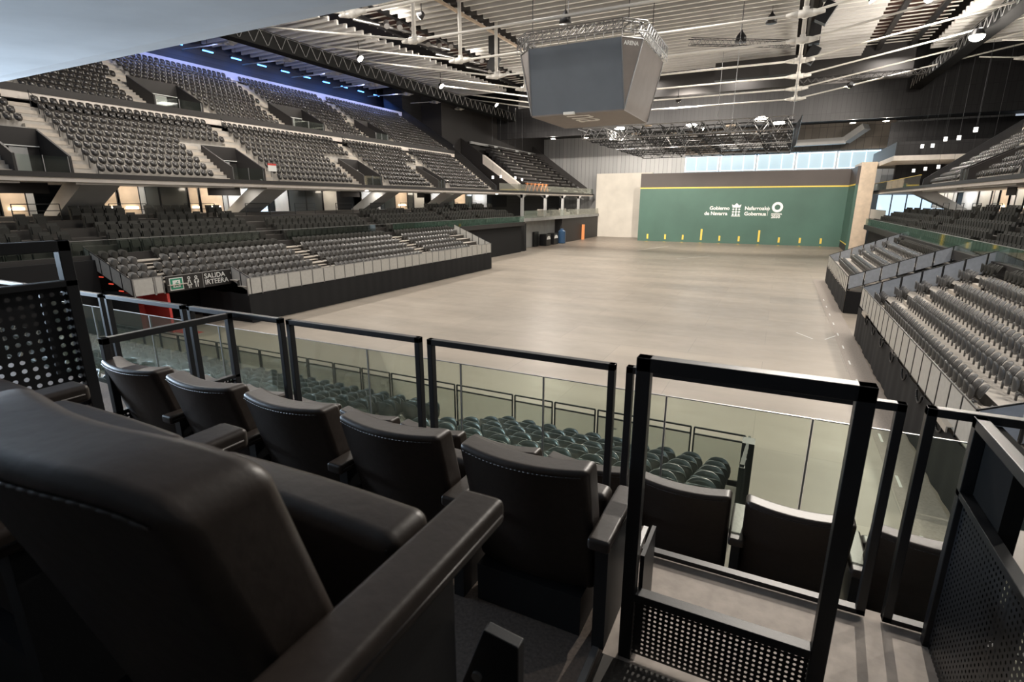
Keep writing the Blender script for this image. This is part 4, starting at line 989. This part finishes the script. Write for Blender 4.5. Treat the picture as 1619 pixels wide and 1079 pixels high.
# scoreboard cube
cx_, cy_, z0_, z1_ = -14.05, 42.0, 13.7, 17.95
hb, ht, ch = 3.5, 4.5, 1.15
sc = thing('screen_cube', 'large grey hanging screen cube tapering towards its base, with truss ring on top', 'scoreboard', (cx_, cy_, z0_))
def face(i, pts, m, name, lb=None):
    c = Vector((cx_, cy_, (z0_+z1_)/2)); mb = MB(); n = len(pts); P = [Vector(p) for p in pts]
    nn = (P[1]-P[0]).cross(P[2]-P[0]).normalized()
    if nn.dot(P[0]-c) < 0: nn = -nn
    inn = [p-nn*.18 for p in P]
    mb.add(P+inn, [tuple(range(n)), tuple(range(2*n-1, n-1, -1))]+[(a, (a+1) % n, (a+1) % n+n, a+n) for a in range(n)])
    o = mb.build(name, m, sc); return o
R4 = [Matrix.Rotation(math.pi/2*i, 3, 'Z') for i in range(4)]
for i in range(4):
    def Q(x, y, z): v = R4[i] @ Vector((x, y, 0)); return (cx_+v.x, cy_+v.y, z)
    face(i, [Q(-hb, -hb, z0_), Q(hb, -hb, z0_), Q(ht-ch, -ht, z1_), Q(-ht+ch, -ht, z1_)], 'screen' if i == 0 else 'screenb', 'screen_face')
    face(i, [Q(hb, -hb, z0_), Q(ht, -ht+ch, z1_), Q(ht-ch, -ht, z1_)], 'screenb', 'corner_banner')
    e = MB(); e.tube(Q(hb+.02, -hb-.02, z0_), Q(ht-ch, -ht-.02, z1_), .05, 5); e.tube(Q(hb+.02, -hb-.02, z0_), Q(ht+.02, -ht+ch, z1_), .05, 5); e.tube(Q(ht-ch, -ht, z1_), Q(ht, -ht+ch, z1_), .05, 5); e.build('bright_edging', 'steel', sc)
    if i == 0:
        a = Vector(Q(ht-ch, -ht, z1_)); b = Vector(Q(ht, -ht+ch, z1_)); dn = Vector(Q(hb, -hb, z0_)); xd = (b-a).normalized(); upv = ((a+b)/2-dn).normalized(); nz = xd.cross(upv).normalized()
        if nz.dot(a-Vector((cx_, cy_, a.z))) < 0: nz = -nz
        text('ARENA', .34, 'white', sc, a+xd*.22-upv*.42+nz*.02, Matrix((xd, upv, nz)).transposed(), ext=.004, bold=.01)
MB().box((cx_-hb, cy_-hb, z0_-.1), (cx_+hb, cy_+hb, z0_)).build('underside', 'screenb', sc)
MB().box((cx_-.9, cy_-hb-.25, z0_-.12), (cx_-.1, cy_-hb+.1, z0_+.05)).build('front_sensor', 'white', sc)
RD = Matrix(((0, 1, 0), (1, 0, 0), (0, 0, -1)))
text('na', 3.9, 'white', sc, (cx_-1.0, cy_-3.1, z0_-.11), RD, ext=.01)
# truss ring
rg_ = MB(); pts = []
for i in range(4):
    def Q(x, y, z): v = R4[i] @ Vector((x, y, 0)); return Vector((cx_+v.x, cy_+v.y, z))
    pts += [Q(-ht+ch*.9, -ht-.25, 18.35), Q(ht-ch*.9, -ht-.25, 18.35)]
lac = MB()
for i in range(8):
    a, b = pts[i], pts[(i+1) % 8]; n = max(2, int((b-a).length/.62)); up = Vector((0, 0, .62)); cc = Vector((cx_, cy_, 18.35)); inn = (cc-(a+b)/2).normalized()*.5
    for o in (Vector((0, 0, 0)), up, inn, inn+up): rg_.tube(a+o, b+o, .045, 5)
    for j in range(n):
        p, q = a+(b-a)*j/n, a+(b-a)*(j+1)/n
        for o in (Vector((0, 0, 0)), inn): lac.tube(p+o, q+o+up, .03, 4); lac.tube(p+o, p+o+up, .03, 4)
        lac.tube(p+up, q+inn+up, .03, 4); lac.tube(p-Vector((0, 0, .4)), p+up, .03, 4)
rg_.build('truss_ring', 'steel', sc); lac.build('ring_lacing', 'steel', sc)
hw = MB()
for dx in (-3.5, 3.5):
    for dy in (-3.5, 3.5): hw.tube((cx_+dx, cy_+dy, 19), (cx_+dx, cy_+dy, 26), .03, 5)
hw.build('hoist_cables', 'black', sc)
MB().box((cx_-3.2, cy_-3.2, 17.9), (cx_+3.2, cy_+3.2, 18.2)).build('top_frame', 'black', sc)
# small hung speakers and cone fittings
def cone(x, y, z, lb):
    c = MB(); c.smooth = True; c.lathe([(.5, 0), (.42, .45), (.12, .85), (.06, 1.0)], (x, y, z), 12); c.tube((x, y, z+1), (x, y, z+3.2), .02, 4); tag(c.build('cone_fitting', 'black'), lb, 'ceiling fitting')
cone(-17.6, 45, 21.6, 'small black cone fitting left above the screen cube'); cone(-6.4, 40.5, 22.6, 'black cone fitting right of the screen cube'); cone(-2.9, 60, 23.6, 'small dark cone fitting near the right rods'); cone(-5.0, 55.5, 21.2, 'dark cone fitting under the lattice rail right of the cube')
for (x, y, z, lb) in ((-29.6, 55, 22.6, 'left of the screen cube'), (1.4, 53, 22.6, 'beside the right truss posts, upper'), (.9, 62, 21.6, 'beside the right truss posts, lower')):
    t_ = thing('loudspeaker', 'black hanging loudspeaker pair '+lb, 'loudspeaker', (x, y, z))
    MB().merge(MB().box((-.45, -.4, .05), (.45, .4, 1.9)), T(x, y, z+.2)).build('upper_cabinet', 'black', t_); MB().merge(MB().box((-.45, -.4, -1.5), (.45, .4, 0)), T(x+.3, y, z, .5)).build('lower_cabinet', 'black', t_); MB().tube((x, y, z+2), (x, y, z+4), .05, 5).build('hanger', 'black', t_)
boxtruss('lattice_rail', (-8.8, 52, 20.6), (-.8, 58, 20.9), .5, .5, 'thin dark lattice rail from screen cube to right posts', 'truss', r=.03, step=.7)
boxtruss('lattice_rail', (-.3, 74, 20.6), (12, 74, 20.6), .6, .5, 'thin lattice rail right of the rod posts', 'truss', r=.035, step=.8)
tag(MB().box((-9.5, 76, 22.2), (0, 77, 24.2)).build('black_drape_box', 'fascia'), 'dark boxed drape hanging behind the centre baffles', 'drape')
# suspended lighting grid
gz = 13.9
gd = thing('lighting_grid', 'black suspended lighting grid of crossed lattice trusses in front of the bulkhead', 'lighting grid', (-9, 66, 14))
g0, g1, h0, h1, gz = -18.6, .1, 53.0, 79, 13.55
for i in range(8):
    x = g0+(g1-g0)*i/7; c = MB()
    for (o, zz) in ((-.0, 0), (-.5, .9), (.5, .9)): c.tube((x+o, h0, gz+zz), (x+o, h1, gz+zz), .05, 5)
    n = 18
    for j in range(n):
        a, b = h0+(h1-h0)*j/n, h0+(h1-h0)*(j+1)/n; m2 = (a+b)/2
        for o in (-.5, .5): c.tube((x, a, gz), (x+o, m2, gz+.9), .035, 4); c.tube((x+o, m2, gz+.9), (x, b, gz), .035, 4)
    c.build('long_truss', 'steel' if i % 4 == 1 else 'black', gd)
for i in range(10):
    y = h0+(h1-h0)*i/9; c = MB()
    for (o, zz) in ((0, -.1), (0, .95)): c.tube((g0, y+o, gz+zz), (g1, y+o, gz+zz), .05, 5)
    n = 14
    for j in range(n):
        a, b = g0+(g1-g0)*j/n, g0+(g1-g0)*(j+1)/n; m2 = (a+b)/2; c.tube((a, y, gz-.1), (m2, y, gz+.95), .035, 4); c.tube((m2, y, gz+.95), (b, y, gz-.1), .035, 4)
    c.build('cross_truss', 'black' if i % 4 else 'steel', gd)
for i, (x, y) in enumerate(((-9, 58), (-5.5, 60), (-2.6, 56), (-1.2, 60), (-6, 66), (-16, 57), (-13, 56), (-12, 64), (-3, 66), (-15.5, 62))):
    MB().tube((x, y, gz+1.35), (x, y, gz+1.2), .5, 14).build('spot_reflector', 'lampglow' if i in (0, 2, 3, 5) else 'wood', gd)
    if i in (0, 2, 3, 5, 7): light('POINT', (x, y, gz+.95), 260, WARM, .3)
c = MB()
for (x, y) in ((-14, 55), (-5, 55), (-.1, 55), (-.1, 70), (-8, 70)): c.tube((x, y, gz+1), (x, y, 24), .025, 5)
c.build('suspension_pipes', 'steel', gd)
# ================================================================== the box we stand in
NF, MF, LF = 6.27, 5.43, 4.56           # floors: near row, middle row, front row
tag(MB().box((-16, -3.98, NF-.3), (-.62, .88, NF)).build('box_platform', 'carpet'), 'dark carpeted step under the nearest armchairs', 'platform')
tag(MB().box((-16, .88, MF-.5), (-.56, 3.1, MF)).build('box_platform', 'carpet'), 'brown carpeted platform under the middle row of armchairs', 'platform')
tag(MB().box((-16, 3.1, LF-.4), (1.45, 4.65, LF)).build('box_platform', 'landing'), 'floor under the front row of armchairs at the glass', 'platform')
tag(MB().box((-.56, 1.0, 4.9), (.98, 3.1, 5.28)).build('aisle_landing', 'landing'), 'speckled grey brown landing around the tall black barrier', 'floor')
tag(MB().box((-.56, 1.0, 5.28), (.47, 2.13, 5.30)).build('aisle_shade_sheet', 'deckd'), 'dark sheet painting the shaded landing floor before the tall gate barrier', 'mat')  # thin dark sheet stands in for the shade on the landing
tag(MB().box((-.47, -4, 4.9), (.98, 1.0, 5.9)).build('aisle_step', 'deckd'), 'dark aisle steps at the bottom edge of the view', 'step')
tag(MB().box((.98, -4, 4.3), (1.45, 3.1, 4.55)).build('side_platform', 'landing'), 'narrow grey floor strip right of the perforated divider', 'platform')
tr_ = MB().box((-.575, .88, MF-.02), (-.545, 3.1, MF+.006)); tag(tr_.build('step_nosing', 'steel'), 'thin metal nosing along the brown platform edge', 'nosing')
def rbox(a, b, r=.03, seg=3, cuts=(1, 1, 1), f=None):
    bm = bmesh.new(); bmesh.ops.create_cube(bm, size=1)
    for v in bm.verts:
        v.co = Vector((a[i]+(v.co[i]+.5)*(b[i]-a[i]) for i in range(3)))
    bmesh.ops.bevel(bm, geom=list(bm.edges), offset=r, segments=seg, profile=.5, affect='EDGES')
    # cut along x for bending
    for i in range(1, cuts[0]):
        x = a[0]+(b[0]-a[0])*i/cuts[0]
        bmesh.ops.bisect_plane(bm, geom=list(bm.verts)+list(bm.edges)+list(bm.faces), plane_co=(x, 0, 0), plane_no=(1, 0, 0))
    for i in range(1, cuts[2]):
        z = a[2]+(b[2]-a[2])*i/cuts[2]
        bmesh.ops.bisect_plane(bm, geom=list(bm.verts)+list(bm.edges)+list(bm.faces), plane_co=(0, 0, z), plane_no=(0, 0, 1))
    if f:
        for v in bm.verts: v.co = Vector(f(v.co))
    m = MB(); m.smooth = True; bm.verts.index_update()
    m.add([tuple(v.co) for v in bm.verts], [tuple(v.index for v in fc.verts) for fc in bm.faces]); bm.free(); return m
def build_soft(mb, name, m, parent):
    o = mb.build(name, m, parent); o.data.polygons.foreach_set('use_smooth', [True]*len(o.data.polygons))
    w2 = o.modifiers.new('wn', 'WEIGHTED_NORMAL'); w2.keep_sharp = False; return o
def armchair(w, arms=(-1,), armlen=.56, label='x', tall=.95, pan=True, th=.15, rnd=.0):
    """local: sitter faces +y; origin on the floor under the top edge of the back"""
    t_ = thing('leather_armchair', label, 'armchair', (0, 0, 0))
    def bend(c):
        x, y, z = c; k = (tall-z)
        y += k*.27; y -= .050*(1-(2*x/w)**2); z2 = z-(.014*(1-(2*x/w)**2) if z > tall-.2 else 0)-rnd*abs(2*x/w)**5*max(0, (z-.3)/(tall-.3))
        return (x, y, z2)
    back = rbox((-w/2, -.02, .20), (w/2, th-.02, tall), .032, 4, (14, 1, 5), bend); bk_ = build_soft(back, 'backrest', 'leather', t_)
    sm = MB(); sm.smooth = True
    for zz, yy in ((tall-.03, -.0225),):
        P = [Vector(bend((-w/2+.03+(w-.06)*i/28, yy, zz))) for i in range(29)]
        for i in range(28): sm.tube(P[i], P[i+1], .0028, 5)
    sm.build('seam', 'seam', bk_)
    if pan:
        p_ = rbox((-w/2+.015, .36, .17), (w/2-.015, .50, .625), .035, 4, (4, 1, 3), lambda c: (c[0], c[1]-.02*(c[2]-.2)+.004*math.cos(c[0]*6), c[2]+.006*math.cos(c[0]*4)))
        pc_ = build_soft(p_, 'seat_cushion', 'leather', t_)
        s2 = MB(); s2.smooth = True; s2.tube((-w/2+.03, .360, .60), (w/2-.03, .360, .60), .004, 5); s2.tube((-w/2+.05, .362, .575), (w/2-.05, .362, .575), .0025, 5); s2.build('cushion_seam', 'seam', pc_)
    for a in arms:
        x = a*(w/2+.06)
        am = rbox((x-.052, -.02, .575), (x+.052, armlen, .635), .016, 3, (1, 1, 1), lambda c: (c[0], c[1], c[2])); ao_ = build_soft(am, 'armrest', 'leather', t_)
        ap = MB().box((x-.03, .05, .0), (x+.03, .40, .58)); ap.build('arm_panel', 'powder', t_)
        e2 = MB(); e2.smooth = True
        for xx in (x-.052, x+.052): e2.tube((xx, 0, .603), (xx, armlen-.02, .603), .003, 5)
        e2.build('arm_seam', 'seam', ao_)
    MB().box((-w/2+.04, .08, 0), (w/2-.04, .30, .22)).build('base_frame', 'powder', t_)
    return t_
pr = armchair(.665, (1,), .575, tall=.945, rnd=.05)
NL = ['nearest brown black leather armchair, its blurred back filling the lower left', 'second leather armchair of the nearest row, flat cushion top between two armrests', 'third leather armchair of the nearest row beside the perforated left divider']
for i in range(3): dup(pr, (-.895-.80*i, .30, NF-.008), 0, NL[i])
pr2 = armchair(.655, (1,), .50, tall=.95, pan=True)
for i in range(5):
    dup(pr2, (-.94-.775*i, 1.97, MF), 0, 'brown leather armchair of the middle row seen from behind, %s' % ['rightmost, next to the tall barrier', 'second from the right', 'third from the right', 'fourth from the right', 'leftmost, beside the small divider'][i])
for i in range(11):
    x = 1.08-.745*i
    dup(pr2, (x, 3.60, LF), 0, 'leather armchair of the front row by the glass, %s from the right' % nth(i+1))
remove_tree(pr); remove_tree(pr2)
# seat number bracket at the bottom of the view
# ---- black rectangular frames
def frame(xa, xb, y, z0, z1, lb, t=.042, low=None, panel=None, group=None, name='guard_frame', dep=.05, cat='railing'):
    f = thing(name, lb, cat, ((xa+xb)/2, y, z0), group)
    for x in (xa+t/2, xb-t/2): MB().box((x-t/2, y-dep/2, z0), (x+t/2, y+dep/2, z1)).build('post', 'powder', f, bevel=.003)
    MB().box((xa, y-dep/2, z1-t), (xb, y+dep/2, z1)).build('top_rail', 'powder', f, bevel=.003)
    if low: MB().box((xa+t, y-dep/2, low-t*.7), (xb-t, y+dep/2, low)).build('lower_rail', 'powder', f, bevel=.003)
    else: MB().box((xa, y-dep/2, z0), (xb, y+dep/2, z0+.03)).build('foot_rail', 'powder', f)
    if panel: MB().box((xa+t, y-.0005, panel[0]), (xb-t, y+.0005, panel[1])).build('perforated_panel', panel[2], f)
    return f
ZT = 6.54; YF = 3.03
px = [(-6.37, -5.03), (-4.96, -3.70), (-3.63, -2.26), (-2.19, -.80), (-.73, .66), (.74, 2.05), (2.12, 3.5)]
nm = ['leftmost', 'second from the left', 'third from the left', 'fourth from the left', 'fifth from the left, behind the tall barrier', 'sixth from the left, meeting the right divider', 'rightmost']
for (a, b), n_ in zip(px, nm): frame(a, b, YF, 5.30, ZT, 'black guard frame between middle and front row, %s' % n_)
for i in range(3): frame(-7.8-1.42*i, -6.45-1.42*i, YF, 5.3, ZT, '%s black guard frame beyond the left divider' % nth(i+1), group='guard frames beyond the left divider')
# tall barrier in the aisle
bar = frame(-.485, .385, 2.2, 5.28, 6.855, 'tall black gate barrier with perforated lower panel in the aisle', t=.062, low=5.67, panel=(5.30, 5.63, 'perfy'), name='gate_barrier', dep=.062)
MB().box((-.42, 2.23, 5.30), (-.40, 2.5, 5.85)).build('hinge_plate', 'powder', bar)
# dividers running towards the camera
def divider(x, ya, yb, z0, z1, low, mat_, lb, t=.05, posts=(True, True)):
    f = thing('box_divider', lb, 'divider', (x, (ya+yb)/2, z0))
    for y, on in zip((ya+t/2, yb-t/2), posts):
        if on: MB().box((x-t/2, y-t/2, z0), (x+t/2, y+t/2, z1)).build('post', 'powder', f, bevel=.003)
    MB().box((x-t/2, ya, z1-t), (x+t/2, yb, z1)).build('top_rail', 'powder', f, bevel=.003)
    MB().box((x-t/2, ya, low-.03), (x+t/2, yb, low)).build('lower_rail', 'powder', f, bevel=.003)
    MB().box((x-.0004, ya, z0), (x+.0004, yb, low-.03)).build('perforated_panel', mat_, f)
    return f
divider(-4.32, 1.96, 3.0, MF, ZT, 5.97, 'perfx', 'small black divider with perforated panel left of the middle row')
divider(-2.93, -.4, 1.28, NF-.2, 7.33, 7.15, 'perfbig', 'large black divider with perforated panel at the left edge of the view')
rd = divider(.93, -.5, 2.98, 5.0, ZT, 6.17, 'perfx', 'black perforated divider at the lower right with sloping light on it', posts=(False, True))
MB().box((.955, 2.60, 5.28), (1.02, 3.0, 6.50)).build('end_plate', 'matteblack', rd)
lg = thing('low_ledge', 'pale grey brown ledge beyond the right perforated divider', 'ledge', (1.15, 1.8, 4.75))
for y in (0, 1.5, 2.95): MB().box((1.2, y, 4.55), (1.26, y+.06, 5.9)).build('ledge_leg', 'powder', lg)
MB().box((1.06, -.5, 5.90), (1.30, 3.05, 5.98)).build('ledge_top', 'ledge', lg, bevel=.004)
# ---- glass balustrade
gb = thing('glass_balustrade', 'frameless glass balustrade in front of the front row of armchairs', 'glass railing', (-4, 4.62, LF))
js = [-8.9, -6.9, -4.32, -3.05, -1.19, -.74, .43, 1.74, 3.2]
js = [-12, -10.2, -8.6, -6.95, -5.6, -4.24, -2.93, -1.95, -.74, .42, 1.44]
for a, b in zip(js, js[1:]):
    MB().box((a+.012, 4.615, 4.6), (b-.012, 4.627, 5.80)).build('glass_panel', 'glass', gb)
    MB().box((a+.012, 4.612, 5.795), (b-.012, 4.630, 5.803)).build('glass_edge', 'steel', gb)
for a in js[1:-1]: MB().box((a-.007, 4.612, 4.6), (a+.007, 4.630, 5.8)).build('joint_strip', 'steel', gb)
MB().box((1.455, 2.0, 4.5), (1.467, 4.6, 5.8)).build('glass_return', 'glass', gb)
MB().tube((1.48, 4.62, 4.5), (1.48, 4.62, 5.85), .025, 10).build('end_post', 'steel', gb)
tag(MB().box((-24, 4.66, 4.1), (1.5, 4.72, 4.56)).build('balustrade_upstand', 'fascia'), 'dark upstand carrying the glass balustrade', 'upstand')
# flat bracket plate near the bottom of the view
bp_ = thing('seat_bracket', 'small black angled plate with round bolt beside the nearest armchair', 'bracket', (-.43, .8, 5.9))
pl = MB(); pl.prism([(-.468, 5.9), (-.52, 6.46), (-.462, 6.625), (-.38, 6.615), (-.38, 5.9)], .79, .82, 'y'); pl.build('plate', 'powder', bp_, bevel=.003)
MB().tube((-.478, .79, 6.50), (-.478, .782, 6.50), .012, 10).build('bolt', 'steel', bp_.children[0])
# black lining left behind our box: curtain of the left end
tag(MB().box((-34.6, -4, 0), (-34.4, 16.2, 4.3)).build('side_lining', 'curtain'), 'black lining below the fixed terrace, near left', 'lining')
# floor marks
def mark(x0, y0, x1, y1, m, lb, g=None, h=.006):
    o = MB(); o.bar((x0, y0, h), (x1, y1, h), .07, .012); tag(o.build('floor_line', m), lb, 'line', g)
tag(MB().box((3.55, 12, .001), (4.5, 60, .008)).build('floor_strip', 'landing'), 'darker grey strip of floor along the right stands', 'strip')
for i in range(12): mark(3.75, 13+i*3.1, 3.75, 13.7+i*3.1, 'white', 'white dash on the dark floor strip by the right stands', 'white dashes by the right stands', .012)
mark(-12, 74, -8.5, 80, 'white', 'faint white line on the court floor', None); mark(-20, 84, -17, 95, 'white', 'thin pale line on the dark court', None)
mark(1.6, 34.5, 2.4, 33.2, 'white', 'short white dash near the right stands, left one'); mark(3.0, 33.4, 3.6, 34.6, 'white', 'short white dash near the right stands, right one')
for i, (x, y) in enumerate(((-3.4, 14.6), (-2.6, 14.9), (-4.4, 16.3), (-3.8, 17.1))): tag(MB().box((x, y, 0), (x+.22, y+.12, .006)).build('floor_stain', 'deckd'), '%s small dark scuff on the pale floor' % nth(i+1), 'stain', 'dark scuffs on the pale floor')
bpy.context.view_layer.update()
